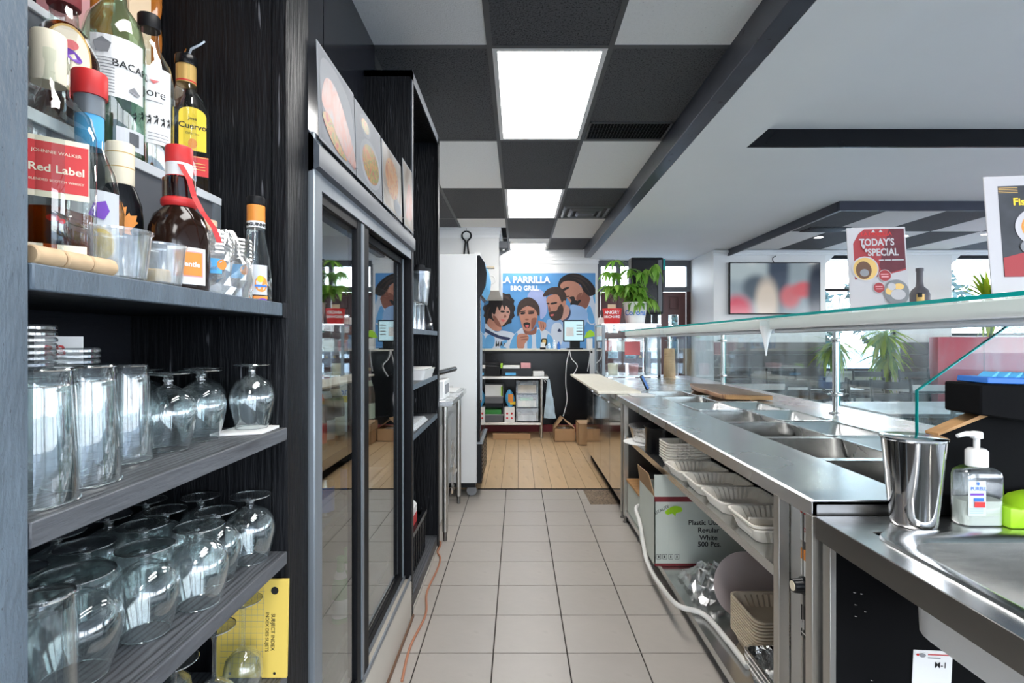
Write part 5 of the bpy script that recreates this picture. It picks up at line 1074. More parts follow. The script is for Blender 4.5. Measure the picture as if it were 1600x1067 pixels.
# upright display fridge
fr = thing('display_fridge','tall white upright display fridge with black front on casters','fridge',(-.62,4.6,0))
MB().box(-1.0,4.27,.12,-.337,4.95,1.997).build('cabinet','white_gloss',fr,bevel=.006)
MB().box(-.99,4.275,.085,-.35,4.94,.12).build('underframe','black_satin',fr)
d = MB().box(-.337,4.28,.46,-.312,4.94,1.68).build('door_frame','black_gloss',fr,bevel=.002); MB().box(-.312,4.33,.52,-.308,4.89,1.63).build('door_glass','cooler_glass',d); MB().box(-.312,4.29,.8,-.295,4.31,1.35).build('door_handle','alu_frame',d)
hp = [(-.337,1.68),(-.337,1.985),(-.315,1.99),(-.275,1.93),(-.258,1.84),(-.268,1.74),(-.30,1.66),(-.32,1.66)]
h = MB().prism(hp, lambda u,v,w: (u,4.275+.67*w,v)).build('header_hood','black_gloss',fr)
hs = [(-.312,1.987),(-.273,1.93),(-.255,1.84),(-.265,1.74),(-.297,1.665)]
m = MB()
for (a,b),(c_,e) in zip(hs[:-1],hs[1:]): m.add([(a,4.29,b),(a,4.93,b),(c_,4.93,e),(c_,4.29,e)],[(0,1,2,3)])
m.build('header_sign','cyan',fr)
MB().box(-.337,4.275,.12,-.298,4.945,.44).build('base_grille','black_satin',fr,bevel=.002); MB().box(-.337,4.275,.44,-.290,4.945,.455).build('grille_cap','alu_frame',fr)
for k in range(8): MB().box(-.298,4.31,.15+.033*k,-.294,4.91,.165+.033*k).build('grille_slat','black_gloss',fr)
for x,y in ((-.385,4.34),(-.385,4.88),(-.93,4.34),(-.93,4.88)):
    o = MB().box(x-.02,y-.012,.06,x+.02,y+.012,.09).build('caster_fork','steel',fr); w = MB().lathe([(.012,-.014),(.042,-.012),(.044,0),(.042,.012),(.012,.014)],(0,0,0),18).build('caster_wheel','ink_grey',o,local=True); w.matrix_local = Matrix.Translation(Vector((x,y,.045))-wloc(o)) @ Matrix.Rotation(math.pi/2,4,'X')
t = thing('price_tags','small bundle of cards taped on the fridge header','cards',(-.27,4.4,1.95)); MB().box(-.365,4.36,1.9965,-.318,4.44,2.025).build('card_stack','paper',t); MB().box(-.28,4.38,1.90,-.20,4.45,1.912).build('loose_card','beige',t)
# tongs hung on the soffit
c = Vector(((729-CX)/F*6.795,6.79,2.75)); t = thing('hanging_tongs','black kitchen tongs hanging from a nail on the white soffit','tongs',c)
for s_ in (-1,1):
    pts = [c+Vector((0,0,-.03)),c+Vector((.05*s_,0,-.06)),c+Vector((.055*s_,0,-.115)),c+Vector((.015*s_,-.003,-.165)),c+Vector((.018*s_,-.003,-.23)),c+Vector((.045*s_,-.003,-.46))]
    MB().tube(curve(pts,5),.011,8).build('tong_arm','black_satin',t)
MB().tube([c+Vector((0,.02,0)),c+Vector((0,-.02,0)),c+Vector((0,-.02,-.04))],.004,6).build('nail','steel_dark',t)
p = P(767,437,6.80); t = thing('wall_speaker','round off-white speaker grille on the soffit face','speaker',p); o = MB().lathe([(0,.006),(.045,.006),(.048,.012),(.058,.012),(.062,0)],(0,0,0),28).build('grille','white_wall',t,local=True); o.matrix_local = Matrix.Rotation(math.pi/2,4,'X')
p = P(785,378,6.80); t = thing('security_camera','small grey box camera fixed to the soffit corner','camera',(-.2,6.9,2.5)); MB().box(-.25,6.85,2.50,-.13,6.97,2.60).build('camera_body','gun_grey',t,bevel=.01); MB().prism([(-.25,2.60),(-.10,2.62),(-.12,2.50),(-.25,2.42)], lambda u,v,w: (u,6.98+.02*w,v)).build('mount_plate','ink_grey',t); MB().lathe([(0,0),(.03,.002),(.03,.02)],(-.19,6.91,2.48),16).build('lens_ring','chrome',t)
# --- mural
YM = YB-.012
mu = thing('wall_mural','large blue printed mural of four men in striped shirts under white lettering','mural',(.32,YM,1.18))
def mz(x,y): return ((740+x/7.62-CX)/F*YM, H-(420+y/7.62-CY)/F*YM)
ax0,az0 = mz(65,945); ax1,az1 = mz(1450,50)
MB().box(ax0,YM,az0,ax1,YM+.011,az1).build('mural_panel','sky_print',mu)
MB().box(ax1,YM-.004,az0,ax1+.02,YM+.011,az1).build('mural_edge','paper',mu)
S = Sheet((0,YM-.001,0),(1,0,0),(0,0,1),mu)
def MP(name,mat,*polys):
    S.k += 1
    for pl in polys: S.poly(name,mat,[smooth([mz(*p) for p in pl],4)],lift=.0004*S.k)
pm('hair',(.016,.011,.011),.6,var=.5,vs=30); pm('hair_brown',(.045,.026,.020),.6,var=.4,vs=30); pm('skin',(.46,.21,.145),.6,var=.12,vs=12); pm('skin_dark',(.24,.09,.06),.6,var=.15,vs=12); pm('skin_pale',(.54,.29,.23),.6,var=.1,vs=12); pm('jersey',(.56,.62,.72),.6,var=.06); pm('jersey_blue',(.12,.36,.66),.6,var=.1); pm('jersey_haze',(.28,.44,.70),.6,var=.15,vs=4); pm('cloud',(.34,.40,.66),.6,var=.2,vs=4); pm('navy',(.02,.03,.09),.6)
MP('cloud_print','cloud',[(640,330),(700,240),(800,250),(860,330),(870,520),(800,600),(780,480),(700,360)])
# far right man
MP('jersey_print','jersey',[(1310,500),(1390,320),(1450,300),(1450,640),(1360,640)]); MP('jersey_stripe','jersey_blue',[(1345,500),(1385,440),(1430,560),(1440,640),(1380,640)],[(1420,330),(1450,300),(1450,420)])
MP('neck_print','skin_dark',[(1210,410),(1290,250),(1380,330),(1380,390),(1330,475)]); MP('hair_print','hair',[(1005,200),(1040,110),(1150,55),(1280,70),(1390,150),(1450,240),(1450,300),(1370,320),(1300,250),(1270,190),(1190,180),(1080,155),(1025,260)])
MP('face_print','skin',[(1030,200),(1080,150),(1190,150),(1270,200),(1300,280),(1240,380),(1190,440),(1140,390),(1100,330),(1055,260)]); MP('beard_print','hair',[(1140,340),(1195,330),(1215,375),(1280,370),(1240,430),(1190,440),(1150,420),(1165,380)]); MP('features','hair',[(1060,240),(1120,215),(1135,230),(1075,262)],[(1095,330),(1140,318),(1130,335)],[(1150,352),(1185,345),(1175,362)]); MP('cheek_shade','skin_dark',[(1225,330),(1262,290),(1292,290),(1250,372),(1228,378)]); MP('hair_strands','hair_brown',[(1150,75),(1260,85),(1350,150),(1400,230),(1345,165),(1250,105)],[(1180,110),(1270,130),(1340,210),(1380,290),(1310,200),(1240,140)])
# third man
MP('jersey_print','jersey_haze',[(865,640),(950,600),(1060,620),(1140,560),(1150,440),(1220,430),(1330,480),(1350,620),(1150,945),(900,945)]); MP('jersey_print','jersey',[(930,690),(1010,640),(1060,700),(1060,860),(1000,945),(930,945)])
MP('neck_print','skin_pale',[(1030,590),(1090,430),(1140,470),(1145,540),(1090,610)]); MP('collar','navy',[(1050,625),(1120,570),(1145,480),(1128,430),(1155,500),(1145,570),(1090,630)]); MP('hair_print','hair_brown',[(825,330),(870,250),(960,215),(1050,235),(1105,320),(1095,380),(1050,410),(1010,330),(930,305)])
MP('face_print','skin',[(865,370),(900,320),(1000,310),(1050,400),(1070,380),(1100,390),(1080,470),(1050,560),(980,605),(920,580),(890,500),(880,430)]); MP('beard_print','hair_brown',[(895,525),(930,505),(985,500),(1010,450),(1045,420),(1070,480),(1045,590),(970,617),(915,585)]); MP('features','hair',[(865,410),(900,405),(895,425)],[(915,408),(985,395),(990,412),(930,425)]); MP('mouth','red_soft',[(915,545),(955,540),(945,562),(920,562)]); MP('cheek_shade','skin_dark',[(900,440),(918,500),(890,500)])
MP('jersey_badge','navy',[(1000,745),(1020,710),(1045,745)])
# first man
MP('hair_print','hair',[(115,655),(100,610),(125,570),(104,520),(135,480),(130,440),(175,415),(185,370),(225,350),(245,310),(300,305),(340,284),(385,300),(430,298),(450,340),(485,375),(478,420),(496,470),(480,520),(488,565),(455,600),(450,645),(400,660),(350,690),(250,660),(170,668)]); MP('hair_strands','hair_brown',[(240,350),(320,315),(400,325),(440,380),(380,350),(310,345)],[(150,560),(160,500),(200,450),(180,520),(165,590)]); MP('jersey_print','jersey',[(105,690),(170,660),(260,750),(340,735),(480,770),(440,850),(400,945),(105,945)])
MP('jersey_stripe','jersey_blue',[(110,945),(165,790),(250,820),(225,945)],[(330,870),(400,850),(395,945),(320,945)]); MP('sash','navy',[(108,690),(160,720),(300,790),(430,820),(425,850),(290,825),(130,745)]); MP('neck_print','skin',[(185,590),(260,640),(330,690),(320,735),(245,735),(165,665)])
MP('face_print','skin_pale',[(235,500),(290,425),(370,415),(430,490),(425,560),(390,630),(320,690),(265,650),(220,560)]); MP('hair_print','hair',[(225,520),(260,440),(320,390),(400,400),(420,470),(385,440),(370,490),(340,430),(310,500),(280,450),(255,540)]); MP('features','hair',[(320,500),(370,500),(365,520),(330,520)],[(385,515),(420,505),(418,525)]); MP('mouth','red_soft',[(325,600),(375,610),(350,632)]); MP('cheek_shade','skin_dark',[(230,560),(265,570),(330,680),(300,690),(250,640)],[(375,540),(392,575),(360,580)])
S.text('ink',[('Mario',.16,*mz(325,925))],align='CENTER',name='scribble') if False else None
MP('signature','ink',[(262,925),(270,850),(282,900),(300,860),(305,925),(290,915)],[(315,925),(330,860),(350,930),(335,910)],[(355,920),(365,880),(388,925),(375,915)])
# second man
MP('jersey_print','jersey',[(395,945),(430,840),(520,745),(590,700),(650,780),(720,770),(760,700),(880,740),(965,840),(1000,945)]); MP('jersey_stripe','jersey_blue',[(430,945),(460,830),(520,760),(520,945)],[(640,945),(650,790),(690,790),(690,945)],[(750,945),(745,760),(790,730),(810,945)],[(870,945),(880,780),(940,830),(950,945)])
MP('neck_print','skin_dark',[(585,680),(640,735),(700,735),(745,680),(745,760),(690,785),(610,770)]); MP('hair_print','hair_brown',[(520,560),(522,450),(560,380),(645,340),(725,370),(780,450),(785,550),(750,545),(640,440),(550,540)])
MP('face_print','skin',[(545,530),(590,465),(660,445),(735,490),(760,570),(735,660),(690,730),(640,742),(590,710),(560,620)]); MP('features','hair',[(560,525),(610,515),(612,535),(570,545)],[(650,520),(715,515),(712,535),(660,540)]); MP('mouth','ink',[(595,650),(635,635),(672,650),(665,695),(635,708),(605,690)]); MP('tongue','red_soft',[(612,680),(640,665),(660,680),(640,702)]); MP('cheek_shade','skin_dark',[(690,600),(750,590),(720,680),(690,720)],[(615,595),(655,595),(650,612),(620,612)]); MP('brow','hair',[(555,505),(615,498),(616,508),(560,517)],[(650,500),(722,498),(722,510),(652,512)])
MP('fist_print','skin',[(515,810),(560,772),(640,785),(655,835),(610,890),(595,945),(525,945)]); MP('finger_lines','skin_dark',[(560,810),(640,800),(640,808),(560,820)],[(570,840),(640,832),(636,842),(572,850)]); MP('hand_print','skin',[(768,620),(800,625),(855,640),(862,690),(830,735),(800,735),(778,680)]); MP('finger_lines','skin_dark',[(795,640),(805,640),(812,700),(803,700)],[(820,645),(830,645),(838,705),(828,705)]); MP('crest','ink',[(808,835),(872,835),(872,900),(840,925),(808,900)]); MP('crest','gold',[(822,845),(858,845),(858,890),(840,908),(822,890)])
tx,tz = mz(612,168); S.text('paper',[('LA PARRILLA',.150,tx,tz,.035,.94)]); tx,tz = mz(607,257); S.text('paper',[('BBQ GRILL',.105,tx,tz,.03,.92)])
# --- black bar ledge under the mural, with monitor
lg = thing('bar_ledge','black bar counter with pale ledge running under the mural','counter',(0,7.9,0)); ZL = 1.165
MB().box(-1.19,7.42,0,1.02,8.48,ZL-.05).build('counter_body','black_gloss',lg); MB().box(-1.19,7.36,ZL-.05,1.05,8.485,ZL-.018).build('nosing','black_satin',lg); MB().box(-1.19,7.38,ZL-.018,1.04,8.485,ZL).build('ledge_top','board_cream',lg,bevel=.003)
MB().box(-1.19,7.40,0,1.02,7.42,.10).build('skirting','maroon',lg)
t = thing('order_monitor','black touchscreen monitor on a stand at the ledge end','monitor',((896-CX)/F*7.55,7.55,ZL)); a = P(880,534,7.55); b = P(913,500,7.55)
MB().box(a.x,7.54,a.z,b.x,7.575,b.z).build('screen_case','black_gloss',t,bevel=.004); MB().box(a.x+.018,7.538,a.z+.018,b.x-.018,7.5405,b.z-.018).build('screen','screen_glow',t)
s = Sheet((a.x,7.5375,a.z),(1,0,0),(0,0,1),t); s.rects('screen_rows','ink_grey',[(.19,.10+.045*k,.275,.115+.045*k) for k in range(4)]); s.rects('screen_rows','paper',[(.04,.08,.15,.21)])
xm = (a.x+b.x)/2+.02; MB().box(xm-.07,7.56,ZL,xm+.07,7.66,a.z+.03).build('stand','black_satin',t); MB().box(xm-.11,7.50,ZL,xm+.11,7.70,ZL+.02).build('stand_base','black_satin',t)
for k,(px,py,pz,nm,lb,mt) in enumerate(((848,537,0,'wipe_box','small dark box standing on the ledge by the mural','black_satin'),)):
    p = P(px,545,7.5); t = thing(nm,lb,'box',p); MB().box(p.x-.04,7.46,ZL,p.x+.04,7.52,ZL+.03).build('box_body',mt,t); MB().box(p.x-.03,7.47,ZL+.03,p.x+.03,7.51,ZL+.10).build('box_card','paper',t)
for px,hh,mt in ((858,.10,'cup_clear'),(866,.14,'cup_clear'),(873,.11,'blue')):
    x = (px-CX)/F*7.5; tag(MB().lathe([(.022,0),(.025,.003),(.025,hh*.7),(.012,hh*.8),(.012,hh),(0,hh)],(x,7.5,ZL),16).build('sauce_bottle',mt),'small squeeze bottle standing on the ledge under the mural','bottle','squeeze bottles on the ledge')
cab = thing('white_cables','white power cables trailing from the ledge down to the carton','cables',P(890,548,7.33))
MB().tube(curve([P(890,546,7.33),P(885,570,7.33),P(884,600,7.33),P(886,625,7.33),P(880,650,7.20)],6),.006,6).build('cable','plastic_white',cab); MB().tube(curve([P(890,546,7.33),P(893,560,7.33),P(902,572,7.33),P(894,588,7.33)],6),.006,6).build('cable','plastic_white',cab); MB().tube(curve([P(915,546,7.33),P(922,550,7.33),P(918,580,7.33)],6),.005,6).build('cable','plastic_white',cab)
# --- steel rack below the ledge
RX0,RX1,RY0,RY1 = -.85,.40,6.86,7.33
rk = thing('steel_rack','low steel rack with two shelves standing against the black counter','rack',(-.2,7.1,0))
for z,nm in ((.82,'upper_shelf'),(.215,'lower_shelf')): MB().box(RX0,RY0,z-.035,RX1 if z>.5 else RX1-.09,RY1,z).build(nm,'steel_leg',rk,bevel=.004)
for x in (RX0+.05,RX1-.09):
    for y in (RY0+.05,RY1-.05): MB().tube([(x,y,0),(x,y,.79)],.019,10).build('leg','steel_leg',rk)
def px7(px): return (px-CX)/F*6.95
t = thing('cash_drawer','black cash drawer with papers on the steel rack','cash drawer',(px7(808),7.0,.82)); MB().box(px7(784),6.88,.821,px7(831),7.28,.925).build('drawer_body','black_gloss',t,bevel=.003); MB().box(px7(790),6.876,.835,px7(806),6.881,.87).build('slot_plate','cyan',t); MB().box(px7(786),6.9,.926,px7(812),7.2,.955).build('papers','paper',t); MB().box(px7(814),6.95,.926,px7(829),7.15,.99).build('card_bundle','pink',t); MB().box(px7(782),6.92,.926,px7(785),7.1,.985).build('green_folder','lime',t); MB().lathe([(0,-.004),(.012,0),(.012,.003)],(px7(808),6.878,.85),12).build('lock','chrome',t)
t = thing('receipt_printer','black receipt printer beside the cash drawer on the rack','printer',(px7(768),7.0,.82)); MB().box(px7(750),6.93,.821,px7(782),7.25,.95).box(px7(750),7.0,.95,px7(782),7.25,.99).build('printer_body','black_satin',t,bevel=.006); MB().box(px7(756),6.96,.951,px7(776),6.975,.955).build('paper_slot','ink_grey',t)
tag(MB().box(px7(833),6.9,.821,px7(850),7.1,.88).build('receipt_carton','paper',bevel=.003),'little white carton beside the cash drawer','carton')
def bin_(z,lb,col):
    t = thing('stacking_bin',lb,'bin',(px7(770),7.05,z)); x0,x1 = px7(750),px7(787); m = MB()
    pf = [(6.87,z),(6.87,z+.10),(6.93,z+.14),(6.96,z+.24),(7.25,z+.24),(7.25,z)]
    for x in (x0,x1-.008): m.prism(pf, lambda u,v,w: (x+.008*w,u,v))
    m.box(x0,6.87,z,x1,7.25,z+.008).box(x0,6.87,z,x1,6.876,z+.10).box(x0,7.244,z,x1,7.25,z+.24).build('bin_shell','gun_grey',t); MB().box(x0-.003,6.865,z+.09,x1+.003,6.878,z+.105).build('bin_lip','ink_grey',t)
    return t,x0,x1
t,x0,x1 = bin_(.216,'grey stacking bin with green packets on the lower rack shelf',0); MB().box(x0+.04,6.95,.226,x1-.03,7.15,.37).build('green_packet','green',t)
t,x0,x1 = bin_(.457,'grey stacking bin above another, holding a green and white pack',0); MB().prism([(6.95,.47),(7.2,.47),(7.2,.66),(6.98,.70)], lambda u,v,w: (x0+.03+(x1-x0-.05)*w,u,v)).build('white_pack','paper',t); MB().box(x1-.035,6.94,.50,x1-.018,7.19,.68).build('green_side','lime',t)
t = thing('snack_bag','colourful printed snack bag leaning by the drawer tower','bag',(px7(797),6.98,.41)); rs=[]
for k in range(8):
    z = .404+.033*k; w = .066*math.sin(math.pi*(.12+.80*k/7)); rs.append([Vector((px7(796.5)-.008*(k-4)/4+w*math.cos(a),6.98+.035*math.sin(a)*math.sin(math.pi*(.1+.8*k/7)),z)) for a in [2*math.pi*q/14 for q in range(14)]])
MB().loft(rs,c0=True).build('bag_body','cyan',t); MB().box(px7(794),6.935,.47,px7(802),6.95,.58).build('print_patch','orange',t); MB().box(px7(797),6.936,.44,px7(806),6.95,.48).build('print_patch','yellow',t)
t = thing('dotted_carton','white carton with red dots on the lower rack shelf','carton',(px7(797),6.98,.216)); MB().box(px7(788.5),6.90,.216,px7(804),7.08,.405).build('carton_body','paper',t); s = Sheet((px7(788.5),6.8995,.216),(1,0,0),(0,0,1),t); s.ell('red_dots','red',[(.035,.05,.014,.014),(.095,.05,.014,.014),(.035,.11,.014,.014),(.095,.11,.014,.014)])
t = thing('drawer_tower','clear three-drawer plastic organizer on the lower rack shelf','organizer',(px7(824),7.05,.216)); x0,x1 = px7(805.5),px7(842); zt = .77
MB().box(x0,6.90,.216,x0+.008,7.28,zt).box(x1-.008,6.90,.216,x1,7.28,zt).box(x0,7.27,.216,x1,7.28,zt).box(x0,6.90,zt-.01,x1,7.28,zt).box(x0,6.90,.216,x1,7.28,.224).build('organizer_frame','black_satin',t)
for k,(cn,hh) in enumerate((('paper_cool',.08),('cream',.09),('beige',.11))):
    z0 = .228+.182*k; d = MB().box(x0+.01,6.885,z0,x1-.01,6.889,z0+.17).box(x0+.01,6.889,z0,x0+.014,7.25,z0+.16).box(x1-.014,6.889,z0,x1-.01,7.25,z0+.16).box(x0+.01,6.889,z0,x1-.01,7.25,z0+.004).build('drawer','cup_clear',t)
    MB().box(x0+.03,6.91,z0+.006,x1-.04,7.2,z0+hh).build('drawer_contents',cn,d); MB().box(x0+.06,6.90,z0+hh,x1-.08,7.1,z0+hh+.03).build('drawer_contents','green' if k == 1 else 'ink_grey',d)
t = thing('shopping_bag','thin blue and white plastic bag hanging from the rack corner','bag',(px7(855),6.86,.6)); rs=[]; random.seed(8)
for k in range(9):
    f = k/8; z = .78-.50*f; w = .03+.13*f; rs.append([Vector((.40+.02*f+w*.5*math.cos(a)*random.uniform(.85,1.1),6.84+.03*math.sin(a)*(.4+f),z+random.uniform(-.01,.01))) for a in [2*math.pi*q/14 for q in range(14)]])
pm('bag_blue',(.45,.58,.68),.4,var=.5,vs=9); MB().loft(rs,c0=True).build('bag_body','bag_blue',t,smooth=False); MB().tube([(.36,6.86,.74),(.33,6.85,.80),(.39,6.86,.76)],.006,6).build('bag_handle','plastic_white',t)
def carton(name,lb,px0,px1,py0,py1,d,dep,openf):
    a = P(px0,py1,d); b = P(px1,py0,d); t = thing(name,lb,'carton',((a.x+b.x)/2,d,0)); z1 = b.z; m = MB()
    for q in ((a.x,d,b.x,d+.006),(a.x,d+dep-.006,b.x,d+dep),(a.x,d,a.x+.006,d+dep),(b.x-.006,d,b.x,d+dep)): m.box(q[0],q[1],.004,q[2],q[3],z1)
    m.box(a.x,d,.004,b.x,d+dep,.010).build('carton_walls','carton',t)
    if openf:
        MB().prism([(d+.02,z1),(d+dep,z1),(d+dep,z1+.01)], lambda u,v,w: (a.x+.006*w,u,v+.0)).build('carton_flap','carton',t)
        MB().add([(a.x,d,z1),(a.x,d+dep,z1),(a.x+.10,d+dep,z1+.13),(a.x+.12,d+.02,z1+.14),(a.x+.003,d,z1-.002),(a.x+.003,d+dep,z1-.002),(a.x+.103,d+dep,z1+.128),(a.x+.123,d+.02,z1+.138)],[(0,1,2,3),(7,6,5,4),(0,1,5,4),(1,2,6,5),(2,3,7,6),(3,0,4,7)]).build('carton_flap','carton',t)
        MB().add([(b.x,d,z1),(b.x,d+dep,z1),(b.x-.13,d+dep,z1+.10),(b.x-.13,d+.02,z1+.10),(b.x-.003,d,z1-.002),(b.x-.003,d+dep,z1-.002),(b.x-.133,d+dep,z1+.098),(b.x-.133,d+.02,z1+.098)],[(0,1,2,3),(7,6,5,4),(0,1,5,4),(1,2,6,5),(2,3,7,6),(3,0,4,7)]).build('carton_flap','carton',t)
        MB().box(a.x+.06,d+.05,z1-.06,b.x-.06,d+dep-.05,z1-.02).build('packing_paper','paper',t)
    else: MB().box(a.x,d,z1-.004,b.x,d+dep,z1).build('carton_top','carton',t)
carton('open_carton','open brown cardboard carton beside the steel rack',866,899,670,690,6.66,.30,True)
carton('closed_carton','closed brown cardboard carton against the polished cabinets',904,929,662,695,6.42,.32,False)
tag(MB().box(px7(771),6.80,.004,px7(828),6.86,.075).build('flat_carton','carton',bevel=.002),'flattened brown carton lying under the steel rack','carton')
# --- glass display case past the cutting board, with plant, buckets and loudspeaker
KX0,KX1,KY0,KY1,KZ1 = .946,1.60,5.85,6.45,1.465
kc = thing('glass_display_case','steel-framed glass display case at the end of the counter','display case',(1.25,6.1,ZT))
for x in (KX0,KX1-.03):
    for y in (KY0,KY1-.03): MB().box(x,y,ZT,x+.03,y+.03,KZ1).build('corner_post','alu_frame',kc)
MB().box(KX0-.005,KY0-.005,KZ1,KX1+.005,KY1+.005,KZ1+.014).build('top_plate','steel',kc); MB().box(KX0,KY0,ZT+.001,KX1,KY1,ZT+.02).build('base_plate','steel',kc)
MB().box(KX0+.03,KY0+.01,ZT+.02,KX1-.03,KY0+.016,KZ1).build('front_pane','pane',kc); MB().box(KX0+.01,KY0+.03,ZT+.02,KX0+.016,KY1-.03,KZ1).build('side_pane','pane',kc); MB().box(KX1-.016,KY0+.03,ZT+.02,KX1-.01,KY1-.03,KZ1).build('side_pane','pane',kc)
MB().box(KX0+.03,KY0+.05,1.16,KX1-.03,KY1-.05,1.168).build('glass_shelf','shelf_glass',kc)
for k,(x,z,mt) in enumerate(((1.05,1.168,'red_soft'),(1.22,1.168,'paper'),(1.40,1.168,'maroon'),(1.12,ZT+.02,'cream'),(1.36,ZT+.02,'pink'))):
    tag(MB().lathe([(.05,0),(.055,.01),(.06,.10),(.062,.12),(.05,.125),(0,.125)],(x,6.15,z),20).build('pastry_tub',mt),'round tub stored inside the glass display case','tub','tubs in the display case')
MB().box(KX0+.25,KY0-.012,ZT+.25,KX0+.42,KY0-.004,ZT+.40).build('price_card','red_soft',kc)
ZK = KZ1+.015
c = Vector(((993-CX)/F*6.0,6.02,ZK)); t = thing('planter_bucket','white metal bucket with blue lettering holding the leafy plant','bucket',c); MB().lathe([(.10,0),(.105,.004),(.135,.235),(.14,.24),(.14,.25),(.13,.25),(.10,.01),(0,.008)],c,36).build('pail','paper',t); MB().lathe([(0,.22),(.128,.225)],c,24).build('soil','brown',t)
s = face_sheet(c,(-.2,-.98,0),.124,0,t); s.text('blue',[('Corona',.082,0,.10,.02)],lift=.006); MB().tube(curve([c+Vector((-.14,0,.235)),c+Vector((-.10,.10,.255)),c+Vector((.10,.10,.255)),c+Vector((.14,0,.235))],5),.004,6).build('bail_handle','steel_dark',t)
c2 = Vector(((957-CX)/F*5.95,5.97,ZK)); t = thing('red_bucket','bright red lettered bucket beside the leafy plant','bucket',c2); MB().lathe([(.085,0),(.088,.003),(.108,.165),(.112,.168),(.112,.175),(.105,.175),(.084,.008),(0,.006)],c2,32).build('pail','red',t); s = face_sheet(c2,(-.2,-.98,0),.099,0,t); s.text('paper',[('ANGRY',.050,0,.112,.02),('ORCHARD',.040,0,.066,.02)],lift=.008); MB().box(c2.x-.05,c2.y-.01,ZK+.15,c2.x+.04,c2.y+.0,ZK+.225).build('menu_card','beige',t)
tag(MB().loft([rrect(.14,.10,.03,ZK,.965,6.05),rrect(.12,.09,.03,ZK+.06,.965,6.05),rrect(.06,.05,.02,ZK+.09,.965,6.05)],c0=True).build('green_dispenser','lime',bevel=0),'bright green rounded dispenser on the case corner','dispenser') if False else None
t = thing('green_dispenser','bright green rounded dispenser on the ledge beside the monitor','dispenser',((921-CX)/F*7.45,7.47,ZL)); gx = (921-CX)/F*7.47; MB().box(gx-.04,7.43,ZL,gx+.04,7.51,ZL+.16).build('dispenser_base','plastic_white',t,bevel=.006); MB().prism([(-.075,0),(.075,.03),(.06,.09),(.01,.12),(-.04,.085)], lambda u,v,w: (gx+u,7.43+.08*w,ZL+.16+v)).build('green_hood','lime',t,bevel=.006)
tag(MB().box(.950,6.11,ZK,1.06,6.22,ZK+.08).build('card_box','paper',bevel=.003),'small white box of cards beside the red bucket','box')
# leafy plant
pl = thing('leafy_plant','bushy green potted plant with hand-shaped leaves in the bucket','plant',c+Vector((0,0,.22)))
def leaf_mesh(L,w,droop,mat,n=5):
    m = MB(); vs=[]; 
    for k in range(n+1):
        f = k/n; ww = w*math.sin(math.pi*min(.98,max(.03,f**.8)))*.5; z = -droop*f*f*L; y = L*f
        vs += [(-ww,y,z+.12*ww),(0,y,z),(ww,y,z+.12*ww)]
    fs = []
    for k in range(n):
        a = 3*k; fs += [(a,a+1,a+4,a+3),(a+1,a+2,a+5,a+4)]
    return m.add(vs,fs).mesh('leaf',mat)
LM = [leaf_mesh(.16,.050,.45,'leaf_bright'),leaf_mesh(.13,.042,.8,'leaf_bright'),leaf_mesh(.19,.055,.65,'leaf_bright')]
random.seed(14); base = c+Vector((0,0,.22))
stems = []
for k in range(38):
    a = 2*math.pi*k/38*7+random.uniform(-.2,.2); rr = random.uniform(.06,.28); zz = random.uniform(.02,.30) if k % 5 else random.uniform(.34,.50)
    if math.cos(a) < -.25: zz = max(zz, .22)
    tip = base+Vector((rr*math.cos(a)*1.15-.03,rr*math.sin(a)*.35-.06,zz)); stems.append(tip)
    MB().tube([base+Vector((.02*math.cos(a),.02*math.sin(a),-.02)),base.lerp(tip,.5)+Vector((0,0,.07)),tip],[.006,.004,.003],6).build('stem','leaf_bright',pl)
    for q in range(7):
        b = 2*math.pi*q/7+random.uniform(-.3,.3); pitch = random.uniform(-1.0 if math.cos(a) > -.25 else -.45,.15)
        inst(random.choice(LM),'leaf',pl,Matrix.Translation(tip-pl.location) @ Matrix.Rotation(b,4,'Z') @ Matrix.Rotation(pitch,4,'X'))
# loudspeaker on its stand behind the plant
t = thing('loudspeaker','tall black loudspeaker standing on feet behind the leafy plant','loudspeaker',(1.52,6.35,ZK)); x0,x1 = (986-CX)/F*6.25,(1037-CX)/F*6.25
zb,zt_ = H-(491-CY)/F*6.25,H-(402-CY)/F*6.25; MB().box(x0,6.25,zb,x1,6.42,zt_).build('speaker_case','black_satin',t,bevel=.02,bseg=2); MB().box(x1-.07,6.243,zb+.03,x1-.02,6.252,zt_-.03).build('trim_strip','gun_grey',t,bevel=.003)
MB().box(x0+.02,6.244,zb+.03,x1-.08,6.251,zt_-.03).build('speaker_grille','black_gloss',t)
for x in (x0+.05,x1-.17,x1-.08): MB().box(x-.02,6.28,ZK-.001,x+.02,6.40,zb+.01).build('foot','black_satin',t)
o = MB().box(x1-.01,6.36,zt_-.14,x1+.05,6.42,zt_+.0).build('teal_sticker','teal',t)
tag(MB().box(1.60,5.0,ZG+.012,1.82,5.3,ZG+.03).build('menu_pile','paper',bevel=.002),'pile of paper menus lying on the far top glass','menus')
tag(MB().box(1.62,5.02,ZG+.031,1.80,5.26,ZG+.05).build('pink_pad','pink',bevel=.002),'pink order pad lying on the pile of menus','pad') if False else None
